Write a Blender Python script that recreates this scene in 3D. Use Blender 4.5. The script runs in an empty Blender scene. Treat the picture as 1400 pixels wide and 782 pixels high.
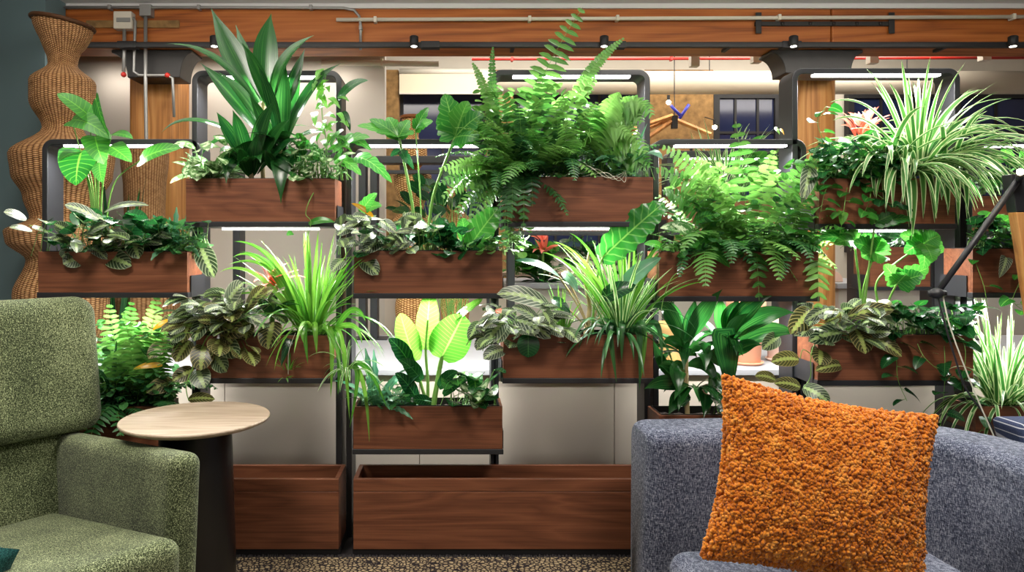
import bpy, math, random
from mathutils import Vector, Matrix, Quaternion

# ------------------------------------------------------------------ frame
FPX, VX, VY, EYE = 980.0, 620.0, 335.0, 1.31
SC = bpy.context.scene
COL = SC.collection
UP = Vector((0, 0, 1))
PI = math.pi


def P(x, y, Y):
    """the point of the place that the photo shows at pixel (x, y), Y metres from the lens"""
    return Vector(((x - VX) * Y / FPX, Y, EYE - (y - VY) * Y / FPX))


def PX(x, Y):
    return (x - VX) * Y / FPX


def PZ(y, Y):
    return EYE - (y - VY) * Y / FPX


def lin(r, g, b):
    f = lambda c: (c / 255 / 12.92) if c / 255 <= 0.04045 else ((c / 255 + 0.055) / 1.055) ** 2.4
    return (f(r), f(g), f(b), 1.0)


# ------------------------------------------------------------------ node helpers
class NT:
    def __init__(s, name):
        s.m = bpy.data.materials.new(name)
        s.m.use_nodes = True
        s.t = s.m.node_tree
        s.t.nodes.clear()
        s.out = s.t.nodes.new('ShaderNodeOutputMaterial')

    def n(s, typ, **kw):
        nd = s.t.nodes.new(typ)
        for k, v in kw.items():
            setattr(nd, k, v)
        return nd

    def put(s, sock, v):
        if isinstance(v, bpy.types.NodeSocket):
            s.t.links.new(v, sock)
        elif isinstance(v, (tuple, list)) and sock.type == 'VECTOR':
            sock.default_value = v[:3]
        else:
            sock.default_value = v

    def mth(s, op, a, b=0.0, c=0.0, clamp=False):
        nd = s.n('ShaderNodeMath', operation=op, use_clamp=clamp)
        s.put(nd.inputs[0], a)
        s.put(nd.inputs[1], b)
        s.put(nd.inputs[2], c)
        return nd.outputs[0]

    def mix(s, f, a, b, mode='MIX'):
        nd = s.n('ShaderNodeMix', data_type='RGBA', blend_type=mode)
        s.put(nd.inputs[0], f)
        s.put(nd.inputs[6], a)
        s.put(nd.inputs[7], b)
        return nd.outputs[2]

    def ramp(s, f, stops):
        nd = s.n('ShaderNodeValToRGB')
        el = nd.color_ramp.elements
        while len(el) < len(stops):
            el.new(0.5)
        for e, (p, c) in zip(el, stops):
            e.position = p
            e.color = c
        s.put(nd.inputs[0], f)
        return nd.outputs[0]

    def step(s, f, lo, hi):
        nd = s.n('ShaderNodeMapRange')
        nd.interpolation_type = 'SMOOTHSTEP'
        s.put(nd.inputs[0], f)
        s.put(nd.inputs[1], lo)
        s.put(nd.inputs[2], hi)
        return nd.outputs[0]

    def noise(s, vec, scale, detail=3.0, rough=0.5, dist=0.0):
        nd = s.n('ShaderNodeTexNoise')
        s.put(nd.inputs['Vector'], vec)
        s.put(nd.inputs['Scale'], scale)
        s.put(nd.inputs['Detail'], detail)
        s.put(nd.inputs['Roughness'], rough)
        s.put(nd.inputs['Distortion'], dist)
        return nd.outputs[0]

    def vor(s, vec, scale, feature='F1', out=0):
        nd = s.n('ShaderNodeTexVoronoi', feature=feature)
        s.put(nd.inputs['Vector'], vec)
        s.put(nd.inputs['Scale'], scale)
        return nd.outputs[out]

    def vscale(s, vec, sc, loc=(0, 0, 0)):
        nd = s.n('ShaderNodeMapping')
        s.put(nd.inputs[0], vec)
        nd.inputs['Scale'].default_value = sc
        s.put(nd.inputs['Location'], loc)
        return nd.outputs[0]

    def obj(s):
        return s.n('ShaderNodeTexCoord').outputs['Object']

    def uv(s):
        sep = s.n('ShaderNodeSeparateXYZ')
        s.put(sep.inputs[0], s.n('ShaderNodeTexCoord').outputs['UV'])
        return sep.outputs[0], sep.outputs[1]

    def bump(s, h, strength=0.3, dist=0.01):
        nd = s.n('ShaderNodeBump')
        s.put(nd.inputs['Height'], h)
        nd.inputs['Strength'].default_value = strength
        nd.inputs['Distance'].default_value = dist
        return nd.outputs[0]

    def principled(s, col, rough=0.5, normal=None, metal=0.0, spec=0.5, sheen=0.0, coat=0.0):
        b = s.n('ShaderNodeBsdfPrincipled')
        s.put(b.inputs['Base Color'], col)
        s.put(b.inputs['Roughness'], rough)
        b.inputs['Metallic'].default_value = metal
        b.inputs['Specular IOR Level'].default_value = spec
        b.inputs['Sheen Weight'].default_value = sheen
        b.inputs['Coat Weight'].default_value = coat
        if normal is not None:
            s.put(b.inputs['Normal'], normal)
        s.b = b
        return b.outputs[0]

    def done(s, sh):
        s.t.links.new(sh, s.out.inputs[0])
        return s.m


def plain(name, col, rough=0.5, metal=0.0, spec=0.5, var=0.12, scale=8.0):
    t = NT(name)
    n = t.noise(t.obj(), scale, 4)
    dk = tuple(c * (1 - var) for c in col[:3]) + (1,)
    lt = tuple(min(1, c * (1 + var)) for c in col[:3]) + (1,)
    return t.done(t.principled(t.mix(n, dk, lt), rough, metal=metal, spec=spec))


def emit(name, col, strength):
    t = NT(name)
    e = t.n('ShaderNodeEmission')
    e.inputs[0].default_value = col
    e.inputs[1].default_value = strength
    return t.done(e.outputs[0])


def wood(name, dark, mid, light, scale=1.0, rough=0.42, axis='X', contrast=1.0):
    t = NT(name)
    info = t.n('ShaderNodeObjectInfo')
    comb = t.n('ShaderNodeCombineXYZ')
    for i in range(3):
        t.put(comb.inputs[i], t.mth('MULTIPLY', info.outputs['Random'], 13.0 + 7 * i))
    sc = {'X': (0.9, 9, 9), 'Z': (9, 9, 0.9), 'Y': (9, 0.9, 9)}[axis]
    v = t.vscale(t.obj(), tuple(c * scale for c in sc), comb.outputs[0])
    big = t.noise(v, 0.9, 3, 0.5, 0.6)
    rings = t.mth('FRACT', t.mth('MULTIPLY', big, 9.0))
    rings = t.mth('ABSOLUTE', t.mth('SUBTRACT', rings, 0.5))
    fine = t.noise(t.vscale(v, (1.5, 14, 14) if axis == 'X' else (14, 14, 1.5)), 2.0, 4, 0.6)
    f = t.mth('ADD', t.mth('MULTIPLY', rings, 0.75 * contrast), t.mth('MULTIPLY', fine, 0.55))
    c = t.ramp(f, [(0.12, dark), (0.42, mid), (0.75, light)])
    bn = t.bump(fine, 0.12, 0.002)
    return t.done(t.principled(c, rough, bn, spec=0.35))


def fabric(name, dark, mid, light, scale, sheen=0.12, grain=(1, 1, 1), lo=0.4, hi=0.63, weave=False):
    t = NT(name)
    o = t.vscale(t.obj(), grain)
    n1 = t.noise(o, scale, 2, 0.7)
    n2 = t.noise(o, scale * 2.3, 1, 0.6)
    if weave:
        n1 = t.noise(t.vscale(t.obj(), (1, 1, 0.16)), scale, 2, 0.7)
        n2 = t.noise(t.vscale(t.obj(), (0.16, 0.16, 1)), scale, 2, 0.7)
    n3 = t.noise(o, 5.0, 2)
    f = t.mth('ADD', t.mth('MULTIPLY', n1, 0.6), t.mth('ADD', t.mth('MULTIPLY', n2, 0.4), t.mth('MULTIPLY', t.mth('SUBTRACT', n3, 0.5), 0.12)))
    c = t.ramp(f, [(lo, dark), ((lo + hi) / 2 - 0.01, mid), (hi, light)])
    return t.done(t.principled(c, 0.95, t.bump(f, 0.6, 0.004), spec=0.15, sheen=sheen))


def leaf(name, c1, c2, kind='plain', c3=(0.8, 0.9, 0.6, 1), trans=0.32, rough=0.3, k=1.0):
    """leaf with the pattern the species carries, drawn along (v) and across (u) the blade"""
    t = NT(name)
    u, v = t.uv()
    au = t.mth('ABSOLUTE', t.mth('MULTIPLY', t.mth('SUBTRACT', u, 0.5), 2.0))
    at = t.n('ShaderNodeAttribute', attribute_name='rnd')
    rnd = at.outputs['Fac']
    base = t.mix(rnd, c1, c2)
    nz = t.noise(t.obj(), 30, 3)
    base = t.mix(t.mth('MULTIPLY', nz, 0.25), base, c1)
    hgt = au
    if kind == 'plain':
        base = t.mix(t.mth('MULTIPLY', t.step(au, 0.1, 0.02), 0.45), base, c3)
    elif kind == 'streak':
        cv = t.n('ShaderNodeCombineXYZ')
        t.put(cv.inputs[0], t.mth('MULTIPLY', u, 26.0))
        t.put(cv.inputs[1], t.mth('MULTIPLY', v, 1.2))
        t.put(cv.inputs[2], t.mth('MULTIPLY', rnd, 40.0))
        s_ = t.noise(cv.outputs[0], 1.0, 2)
        base = t.mix(t.mth('MULTIPLY', t.step(s_, 0.45, 0.75), 0.5), base, c3)
        hgt = s_
    elif kind == 'edge':
        base = t.mix(t.step(au, 0.56, 0.74), base, c3)
    elif kind == 'veined':
        ph = t.mth('FRACT', t.mth('SUBTRACT', t.mth('MULTIPLY', v, 9.0 * k), t.mth('MULTIPLY', au, 1.6)))
        ln = t.step(t.mth('ABSOLUTE', t.mth('SUBTRACT', ph, 0.5)), 0.14, 0.03)
        base = t.mix(t.mth('MULTIPLY', ln, 0.35), base, c3)
        base = t.mix(t.mth('MULTIPLY', t.step(au, 0.07, 0.02), 0.75), base, c3)
        hgt = t.mth('SUBTRACT', 1.0, ln)
    elif kind == 'prayer':
        ph = t.mth('FRACT', t.mth('SUBTRACT', t.mth('MULTIPLY', v, 8.0 * k), t.mth('MULTIPLY', au, 2.6)))
        dist = t.mth('ABSOLUTE', t.mth('SUBTRACT', ph, 0.5))
        ln = t.step(dist, 0.13, 0.04)
        zig = t.mth('ADD', 0.12, t.mth('MULTIPLY', t.mth('PINGPONG', t.mth('MULTIPLY', v, 8.0 * k), 0.5), 0.35))
        cen = t.step(t.mth('SUBTRACT', au, zig), 0.03, -0.03)
        base = t.mix(cen, base, t.mix(0.75, c3, (0.2, 0.33, 0.07, 1)))
        base = t.mix(t.mth('MULTIPLY', ln, 0.7), base, c3)
        base = t.mix(t.mth('MULTIPLY', t.step(au, 0.86, 0.99), 0.4), base, c3)
        hgt = ln
    elif kind == 'blotch':
        b_ = t.noise(t.obj(), 45 * k, 3, 0.6)
        m_ = t.mth('MULTIPLY', t.step(b_, 0.45, 0.55), t.step(au, 0.95, 0.4))
        base = t.mix(m_, base, c3)
    nrm = t.bump(hgt, 0.15, 0.003)
    sh = t.principled(base, rough, nrm, spec=0.5)
    tr = t.n('ShaderNodeBsdfTranslucent')
    hs = t.n('ShaderNodeHueSaturation')
    t.put(hs.inputs['Color'], base)
    hs.inputs['Hue'].default_value = 0.496
    hs.inputs['Saturation'].default_value = 1.02
    hs.inputs['Value'].default_value = 1.8
    t.put(tr.inputs[0], hs.outputs[0])
    mx = t.n('ShaderNodeMixShader')
    mx.inputs[0].default_value = trans
    t.t.links.new(sh, mx.inputs[1])
    t.t.links.new(tr.outputs[0], mx.inputs[2])
    return t.done(mx.outputs[0])


M = {}
M['black'] = plain('black_steel', lin(34, 35, 39), 0.42, spec=0.5)
M['blackmatt'] = plain('black_matt', lin(22, 22, 24), 0.6)
M['walnut'] = wood('walnut', lin(76, 43, 29), lin(114, 69, 47), lin(144, 94, 66), 0.8, 0.42, 'X', 0.55)
M['oak'] = wood('pale_oak', lin(136, 118, 98), lin(166, 148, 128), lin(184, 168, 150), 1.2, 0.4)
M['timber'] = wood('old_fir_beam', lin(104, 52, 18), lin(160, 88, 34), lin(186, 112, 54), 0.4, 0.5, 'X', 0.9)
M['post'] = wood('old_fir_post', lin(120, 74, 34), lin(182, 124, 66), lin(204, 152, 92), 0.5, 0.55, 'Z', 0.9)
M['plinth'] = plain('plinth_black', lin(20, 19, 22), 0.5)
M['iron'] = plain('cast_iron', lin(30, 28, 27), 0.5, 0.1, var=0.4, scale=14)
M['led'] = emit('led_strip', (1.0, 0.98, 0.95, 1), 8.0)
M['soil'] = plain('soil', lin(42, 32, 26), 0.95, var=0.6, scale=60)
M['white'] = plain('white_paint', lin(188, 180, 170), 0.7, var=0.03, scale=2)
M['offwhite'] = plain('offwhite_pipe', lin(212, 205, 190), 0.5, var=0.05)
M['ceil'] = plain('ceiling_paint', lin(205, 205, 205), 0.8, var=0.03)
M['gloss'] = plain('gloss_black', lin(16, 16, 18), 0.28)
M['beige'] = plain('beige_panel', lin(198, 186, 172), 0.7, var=0.03, scale=3)
M['grey'] = plain('grey_stone_top', lin(158, 158, 162), 0.45, var=0.08, scale=12)
M['teal'] = plain('teal_paint', lin(88, 110, 114), 0.6, var=0.03)
M['galv'] = plain('galvanised', lin(150, 150, 148), 0.45, 0.5, var=0.1)
M['stone'] = plain('old_masonry', lin(140, 108, 66), 0.95, var=0.95, scale=16)
M['shade'] = plain('roller_shade', lin(226, 214, 188), 0.85, var=0.03)
M['duct'] = plain('painted_duct', lin(214, 204, 184), 0.45, var=0.03)
M['glass'] = plain('night_glass', lin(34, 42, 74), 0.12, var=0.5, scale=1.5)
M['red'] = plain('red_paint', lin(190, 40, 30), 0.5)
M['blue'] = plain('blue_paint', lin(50, 55, 170), 0.4)
M['terra'] = plain('terracotta', lin(200, 138, 108), 0.8, var=0.08)
M['pink'] = plain('blush_ceramic', lin(226, 190, 172), 0.6, var=0.03)
M['rope'] = plain('turned_wood', lin(206, 162, 100), 0.6, var=0.2, scale=30)
M['bulb'] = emit('filament_bulb', (1.0, 0.72, 0.36, 1), 60.0)
M['spotlens'] = emit('spot_lens', (1.0, 0.95, 0.85, 1), 12.0)
M['green'] = fabric('green_tweed', lin(22, 29, 17), lin(74, 84, 55), lin(180, 190, 146), 250)
M['denim'] = fabric('blue_tweed', lin(32, 37, 54), lin(76, 83, 104), lin(160, 165, 180), 400, grain=(1, 1, 0.6), lo=0.39, hi=0.62, weave=True)
M['tealcloth'] = fabric('teal_cloth', lin(18, 50, 52), lin(28, 74, 74), lin(50, 100, 98), 200)


def striped():
    t = NT('navy_striped_cloth')
    sp = t.n('ShaderNodeSeparateXYZ')
    t.put(sp.inputs[0], t.obj())
    n = t.noise(t.obj(), 200, 2)
    base = t.mix(n, lin(30, 38, 64), lin(74, 84, 116))
    z = t.mth('ABSOLUTE', t.mth('SUBTRACT', t.mth('FRACT', t.mth('MULTIPLY', sp.outputs[2], 34.0)), 0.5))
    x = t.mth('ABSOLUTE', t.mth('SUBTRACT', t.mth('FRACT', t.mth('MULTIPLY', sp.outputs[0], 9.0)), 0.5))
    f = t.mth('MAXIMUM', t.step(z, 0.08, 0.05), t.step(x, 0.03, 0.015))
    return t.done(t.principled(t.mix(t.mth('MULTIPLY', f, 0.7), base, lin(210, 212, 220)), 0.9, spec=0.15))


M['stripe'] = striped()


def boucle():
    t = NT('orange_boucle')
    n = t.noise(t.obj(), 26, 3, 0.7)
    c = t.ramp(n, [(0.3, lin(150, 76, 12)), (0.5, lin(196, 112, 24)), (0.72, lin(224, 154, 66))])
    return t.done(t.principled(c, 0.95, spec=0.1, sheen=0.3))


M['boucle'] = boucle()


def wicker_mat(name, dark, mid, light, nv, nu):
    t = NT(name)
    u, v = t.uv()
    col = t.mth('FLOOR', t.mth('MULTIPLY', u, nu))
    par = t.mth('MULTIPLY', t.mth('MODULO', col, 2.0), 0.5)
    row = t.mth('FRACT', t.mth('ADD', t.mth('MULTIPLY', v, nv), par))
    a = t.mth('SUBTRACT', 1.0, t.mth('ABSOLUTE', t.mth('MULTIPLY', t.mth('SUBTRACT', row, 0.5), 2.0)))
    b = t.mth('SUBTRACT', 1.0, t.mth('ABSOLUTE', t.mth('MULTIPLY', t.mth('SUBTRACT', t.mth('FRACT', t.mth('MULTIPLY', u, nu)), 0.5), 2.0)))
    h = t.mth('MULTIPLY', t.mth('POWER', a, 0.6), t.mth('POWER', b, 0.35))
    n = t.noise(t.obj(), 40, 3)
    h2 = t.mth('ADD', h, t.mth('MULTIPLY', t.mth('SUBTRACT', n, 0.5), 0.5))
    c = t.ramp(h2, [(0.15, dark), (0.5, mid), (0.95, light)])
    return t.done(t.principled(c, 0.7, t.bump(h, 0.8, 0.01), spec=0.25))


M['wicker'] = wicker_mat('brown_wicker', lin(70, 42, 20), lin(170, 120, 74), lin(218, 176, 128), 210, 50)
M['wicker2'] = wicker_mat('honey_wicker', lin(110, 62, 26), lin(204, 150, 90), lin(236, 196, 140), 110, 34)


def rug_mat():
    t = NT('rug_honeycomb')
    v = t.vscale(t.obj(), (56, 56, 56))
    d = t.vor(v, 1.0, 'DISTANCE_TO_EDGE')
    n = t.noise(t.obj(), 300, 2)
    f = t.mth('ADD', d, t.mth('MULTIPLY', t.mth('SUBTRACT', n, 0.5), 0.15))
    c = t.ramp(f, [(0.08, lin(40, 36, 40)), (0.2, lin(160, 142, 112)), (0.6, lin(190, 172, 138))])
    return t.done(t.principled(c, 0.95, t.bump(f, 0.5, 0.01), spec=0.1))


M['rug'] = rug_mat()
M['carpet'] = plain('dark_carpet', lin(48, 44, 46), 0.95, var=0.4, scale=80)

G = lin
L = {}
L['phil'] = leaf('heart_leaf', G(24, 92, 34), G(64, 134, 50), 'veined', G(120, 190, 70))
L['dark'] = leaf('deep_green_leaf', G(10, 50, 26), G(30, 82, 40), 'veined', G(66, 126, 64), rough=0.22)
L['corn'] = leaf('corn_plant_leaf', G(10, 52, 22), G(30, 84, 34), 'streak', G(72, 130, 56), rough=0.2, trans=0.3)
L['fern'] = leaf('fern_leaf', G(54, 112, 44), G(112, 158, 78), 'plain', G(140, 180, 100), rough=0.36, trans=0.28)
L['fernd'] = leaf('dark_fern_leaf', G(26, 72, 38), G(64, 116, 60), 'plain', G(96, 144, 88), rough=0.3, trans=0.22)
L['grass'] = leaf('strap_leaf', G(58, 122, 36), G(116, 168, 64), 'plain', G(156, 196, 96), rough=0.33, trans=0.32)
L['spider'] = leaf('white_edged_strap', G(44, 104, 44), G(80, 136, 60), 'edge', G(200, 214, 166), rough=0.35, trans=0.3)
L['prayer'] = leaf('prayer_plant_leaf', G(26, 46, 28), G(48, 70, 38), 'prayer', G(176, 190, 150), rough=0.35, trans=0.15)
L['prayery'] = leaf('olive_prayer_leaf', G(40, 46, 22), G(66, 70, 30), 'prayer', G(180, 168, 110), rough=0.35, trans=0.15)
L['silver'] = leaf('silver_prayer_leaf', G(44, 62, 46), G(80, 94, 74), 'prayer', G(206, 210, 188), rough=0.35, trans=0.15)
L['banana'] = leaf('paddle_leaf', G(62, 128, 40), G(98, 162, 58), 'veined', G(150, 196, 96), rough=0.3, trans=0.36, k=1.6)
L['lobed'] = leaf('lobed_leaf', G(34, 110, 40), G(74, 146, 56), 'veined', G(130, 186, 92), rough=0.28, trans=0.32)
L['pale'] = leaf('variegated_leaf', G(60, 112, 54), G(104, 140, 84), 'blotch', G(196, 212, 176), rough=0.3, trans=0.25)
L['blue'] = leaf('blue_green_leaf', G(48, 104, 76), G(92, 142, 106), 'plain', G(140, 180, 140), rough=0.35, trans=0.2)
L['pothos'] = leaf('vine_leaf', G(24, 82, 30), G(62, 130, 48), 'plain', G(120, 180, 80), rough=0.28, trans=0.3)
L['pink'] = leaf('coral_bract', G(214, 104, 84), G(236, 146, 122), 'plain', G(250, 190, 170), rough=0.4, trans=0.3)
L['gold'] = leaf('yellow_old_leaf', G(180, 130, 20), G(200, 160, 40), 'plain', G(220, 180, 80))
M['stem'] = plain('green_stem', lin(104, 150, 66), 0.5, var=0.25, scale=20)
M['stemdark'] = plain('dark_stem', lin(64, 74, 40), 0.6, var=0.25, scale=20)
M['cane'] = plain('woody_cane', lin(168, 150, 108), 0.8, var=0.3, scale=30)
M['root'] = plain('pale_root', lin(206, 204, 186), 0.8, var=0.1, scale=20)


# ------------------------------------------------------------------ mesh helpers
class MB:
    def __init__(s):
        s.v, s.f, s.uv, s.rn = [], [], [], []

    def add(s, vs, fs, uvs=None, rnd=0.5):
        o = len(s.v)
        s.v += [tuple(p) for p in vs]
        s.f += [tuple(i + o for i in f) for f in fs]
        s.uv += uvs if uvs else [(0.5, 0.5)] * len(vs)
        s.rn += [rnd] * len(vs)

    def box(s, x0, x1, y0, y1, z0, z1):
        s.hexa([(x0, y0, z0), (x1, y0, z0), (x1, y1, z0), (x0, y1, z0), (x0, y0, z1), (x1, y0, z1), (x1, y1, z1), (x0, y1, z1)])

    def hexa(s, c):
        s.add(c, [(0, 3, 2, 1), (4, 5, 6, 7), (0, 1, 5, 4), (1, 2, 6, 5), (2, 3, 7, 6), (3, 0, 4, 7)])

    def tube(s, pts, r0, r1=None, n=6, caps=True):
        r1 = r0 if r1 is None else r1
        pts = [Vector(p) for p in pts]
        vs, fs = [], []
        m = len(pts)
        nrm = None
        for i, p in enumerate(pts):
            d = (pts[min(i + 1, m - 1)] - pts[max(i - 1, 0)])
            d = d.normalized() if d.length > 1e-9 else UP
            if nrm is None:
                a = UP if abs(d.z) < 0.9 else Vector((1, 0, 0))
                nrm = d.cross(a).normalized()
            else:
                nrm = (nrm - d * nrm.dot(d))
                nrm = nrm.normalized() if nrm.length > 1e-6 else d.orthogonal().normalized()
            b = d.cross(nrm)
            r = r0 + (r1 - r0) * i / max(1, m - 1)
            for k in range(n):
                a = 2 * PI * k / n
                vs.append(p + nrm * (r * math.cos(a)) + b * (r * math.sin(a)))
        for i in range(m - 1):
            for k in range(n):
                k2 = (k + 1) % n
                fs.append((i * n + k, i * n + k2, (i + 1) * n + k2, (i + 1) * n + k))
        if caps:
            fs.append(tuple(reversed(range(n))))
            fs.append(tuple((m - 1) * n + k for k in range(n)))
        s.add(vs, fs)

    def lathe(s, prof, n=32, c=(0, 0, 0), cap=True, tilt=None):
        """prof: list of (radius, z)"""
        vs, fs, uvs = [], [], []
        zs = [z for _, z in prof]
        ln = [0.0]
        for i in range(1, len(prof)):
            ln.append(ln[-1] + math.hypot(prof[i][0] - prof[i - 1][0], prof[i][1] - prof[i - 1][1]))
        for i, (r, z) in enumerate(prof):
            for k in range(n + 1):
                a = 2 * PI * k / n
                x, y = r * math.cos(a), r * math.sin(a)
                zz = z + (tilt(i, x, y) if tilt else 0)
                vs.append((c[0] + x, c[1] + y, c[2] + zz))
                uvs.append((k / n, ln[i] / max(1e-6, ln[-1])))
        m = n + 1
        for i in range(len(prof) - 1):
            for k in range(n):
                fs.append((i * m + k, i * m + k + 1, (i + 1) * m + k + 1, (i + 1) * m + k))
        if cap:
            fs.append(tuple(reversed(range(n))))
            fs.append(tuple((len(prof) - 1) * m + k for k in range(n)))
        s.add(vs, fs, uvs)

    def sweep(s, path, th, y0, y1):
        """flat bar: a path in x-z swept as a strip th thick, from y0 to y1 deep"""
        n = len(path)
        vs, fs = [], []
        for i, (x, z) in enumerate(path):
            a = path[max(0, i - 1)]
            b = path[min(n - 1, i + 1)]
            dx, dz = b[0] - a[0], b[1] - a[1]
            l = math.hypot(dx, dz) or 1
            nx, nz = -dz / l, dx / l
            for sgn, y in ((0, y0), (1, y0), (1, y1), (0, y1)):
                vs.append((x - nx * th * sgn, y, z - nz * th * sgn))
        for i in range(n - 1):
            for k in range(4):
                k2 = (k + 1) % 4
                fs.append((i * 4 + k, i * 4 + k2, (i + 1) * 4 + k2, (i + 1) * 4 + k))
        fs.append((3, 2, 1, 0))
        fs.append(tuple((n - 1) * 4 + k for k in range(4)))
        s.add(vs, fs)

    def ball(s, c, r, seg=12, rings=8, sq=(1, 1, 1)):
        vs = [(c[0], c[1], c[2] - r * sq[2])]
        for i in range(1, rings):
            a = PI * i / rings - PI / 2
            for k in range(seg):
                b = 2 * PI * k / seg
                vs.append((c[0] + r * sq[0] * math.cos(a) * math.cos(b), c[1] + r * sq[1] * math.cos(a) * math.sin(b), c[2] + r * sq[2] * math.sin(a)))
        vs.append((c[0], c[1], c[2] + r * sq[2]))
        fs = [(0, 1 + (k + 1) % seg, 1 + k) for k in range(seg)]
        for i in range(rings - 2):
            for k in range(seg):
                k2 = (k + 1) % seg
                fs.append((1 + i * seg + k, 1 + i * seg + k2, 1 + (i + 1) * seg + k2, 1 + (i + 1) * seg + k))
        t = len(vs) - 1
        fs += [(t, 1 + (rings - 2) * seg + k, 1 + (rings - 2) * seg + (k + 1) % seg) for k in range(seg)]
        s.add(vs, fs)

    # ---- leaves
    def blade(s, rows, w, prof, cols=(-1, -0.5, 0, 0.5, 1), fold=0.15, rnd=0.5, back=0.0, wave=0.0, wn=4.0, lobe=0.0):
        vs, fs, uvs = [], [], []
        n = len(rows)
        m = len(cols)
        for i, (p, d, S, N) in enumerate(rows):
            v = i / (n - 1)
            hw = w * prof(v)
            for c in cols:
                q = p + S * (c * hw) + N * (fold * abs(c) * hw)
                if wave:
                    q = q + N * (wave * w * c * c * math.sin(v * wn * 2 * PI + (1.3 if c > 0 else 0)))
                if back:
                    q = q - d * (back * abs(c) * hw * (1 - v) ** 2)
                if lobe:
                    q = q + d * (lobe * abs(c) * hw)
                vs.append(q)
                uvs.append((c * 0.5 + 0.5, v))
        for i in range(n - 1):
            for k in range(m - 1):
                fs.append((i * m + k, i * m + k + 1, (i + 1) * m + k + 1, (i + 1) * m + k))
        s.add(vs, fs, uvs, rnd)

    def build(s, name, mat, parent=None, smooth=False, bevel=0.0, seg=2, kind=None, label=None, subd=0):
        me = bpy.data.meshes.new(name)
        o = bpy.data.objects.new(name, me)
        COL.objects.link(o)
        off = Vector((0, 0, 0))
        if parent is not None:
            o.parent = parent
            off = ORIG.get(parent.name, off)
            ORIG[o.name] = off
            inv = ROT.get(parent.name)
        me.from_pydata([tuple(Vector(p) - off) for p in s.v], [], s.f)
        if s.uv:
            ul = me.uv_layers.new(name='UVMap')
            flat = [0.0] * (2 * len(me.loops))
            for li, lp in enumerate(me.loops):
                a = s.uv[lp.vertex_index]
                flat[2 * li] = a[0]
                flat[2 * li + 1] = a[1]
            ul.data.foreach_set('uv', flat)
        at = me.attributes.new('rnd', 'FLOAT', 'POINT')
        at.data.foreach_set('value', s.rn)
        me.materials.append(mat)
        if smooth:
            me.polygons.foreach_set('use_smooth', [True] * len(me.polygons))
        if bevel:
            b = o.modifiers.new('edge', 'BEVEL')
            b.width = bevel
            b.segments = seg
            b.limit_method = 'ANGLE'
            b.angle_limit = math.radians(40)
            me.polygons.foreach_set('use_smooth', [True] * len(me.polygons))
            if seg < 4:
                b.harden_normals = False
                w = o.modifiers.new('wn', 'WEIGHTED_NORMAL')
                w.keep_sharp = True
        if subd:
            sd = o.modifiers.new('sub', 'SUBSURF')
            sd.levels = subd
            sd.render_levels = subd
        if kind:
            o['kind'] = kind
        if label:
            o['label'] = label
        return o


ORIG, ROT = {}, {}


def tag(o, label, cat, group=None):
    o['label'] = label
    o['category'] = cat
    if group:
        o['group'] = group
    return o


def thing(name, label, cat, loc=(0, 0, 0), group=None):
    o = bpy.data.objects.new(name, None)
    COL.objects.link(o)
    o.empty_display_size = 0.05
    o.location = loc
    ORIG[o.name] = Vector(loc)
    return tag(o, label, cat, group)


def struct(name, mb, mat, bevel=0.0, parent=None, smooth=False):
    o = mb.build(name, mat, parent, bevel=bevel, smooth=smooth)
    if parent is None:
        o['kind'] = 'structure'
    return o


def B(*a):
    m = MB()
    m.box(*a)
    return m


# ------------------------------------------------------------------ leaf paths
def arch(base, d, Ln, n, droop, roll=0.0):
    d = Vector(d).normalized()
    p = Vector(base)
    S = d.cross(UP)
    if S.length < 0.05:
        S = Vector((1, 0, 0))
    S.normalize()
    rows = []
    for i in range(n):
        N = S.cross(d).normalized()
        q = Quaternion(d, roll)
        rows.append((p.copy(), d.copy(), q @ S, q @ N))
        p = p + d * (Ln / (n - 1))
        d = (d + Vector((0, 0, -droop / (n - 1)))).normalized()
    return rows


def bez(a, b, c, n, nh):
    """rows along a quadratic curve a-b-c with the leaf face turned towards nh"""
    a, b, c, nh = Vector(a), Vector(b), Vector(c), Vector(nh).normalized()
    rows = []
    for i in range(n):
        t = i / (n - 1)
        p = a * (1 - t) ** 2 + b * (2 * t * (1 - t)) + c * t * t
        d = ((b - a) * (1 - t) + (c - b) * t)
        d = d.normalized() if d.length > 1e-6 else UP
        S = d.cross(nh)
        if S.length < 0.05:
            S = d.orthogonal()
        S.normalize()
        rows.append((p, d, S, S.cross(d).normalized()))
    return rows


def p_lance(v):
    return max(0.0, math.sin(PI * min(1, v * 0.96 + 0.04) ** 0.75)) ** 0.75 if v < 1 else 0.0


def p_corn(v):
    return (0.16 + 0.84 * max(0.0, math.sin(PI * v ** 0.95)) ** 0.9) * (1 - v ** 6) if v < 1 else 0.0


def p_strap(v):
    return min(1.0, 0.45 + v * 3) * (1 - v ** 3) ** 0.8 if v < 1 else 0.0


def p_oval(v):
    return 1.1 * max(0.0, math.sin(PI * (0.02 + 0.98 * v) ** 0.92)) ** 0.5 if v < 1 else 0.0


def p_paddle(v):
    return max(0.0, math.sin(PI * (0.03 + 0.97 * v) ** 0.8)) ** 0.5 if v < 1 else 0.0


def p_heart(v):
    return 1.12 * (0.4 + 0.6 * min(1, v * 6) ** 0.6) * (1 - v ** 2.1) ** 0.8 if v < 1 else 0.0


def p_wavy(v):
    return p_strap(v) * (0.84 + 0.16 * math.sin(v * 34))


def p_lobed(v):
    if v >= 1:
        return 0.0
    return (1 - v ** 1.8) ** 0.7 * (0.7 + 0.3 * abs(math.cos(v * PI * 4.5)) ** 0.6) * min(1, 0.5 + v * 4)


def p_pinna(v):
    return (0.55, 1.0, 0.0)[0] if v == 0 else (1.0 if v < 0.6 else 0.0 if v >= 1 else 0.75)


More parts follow.
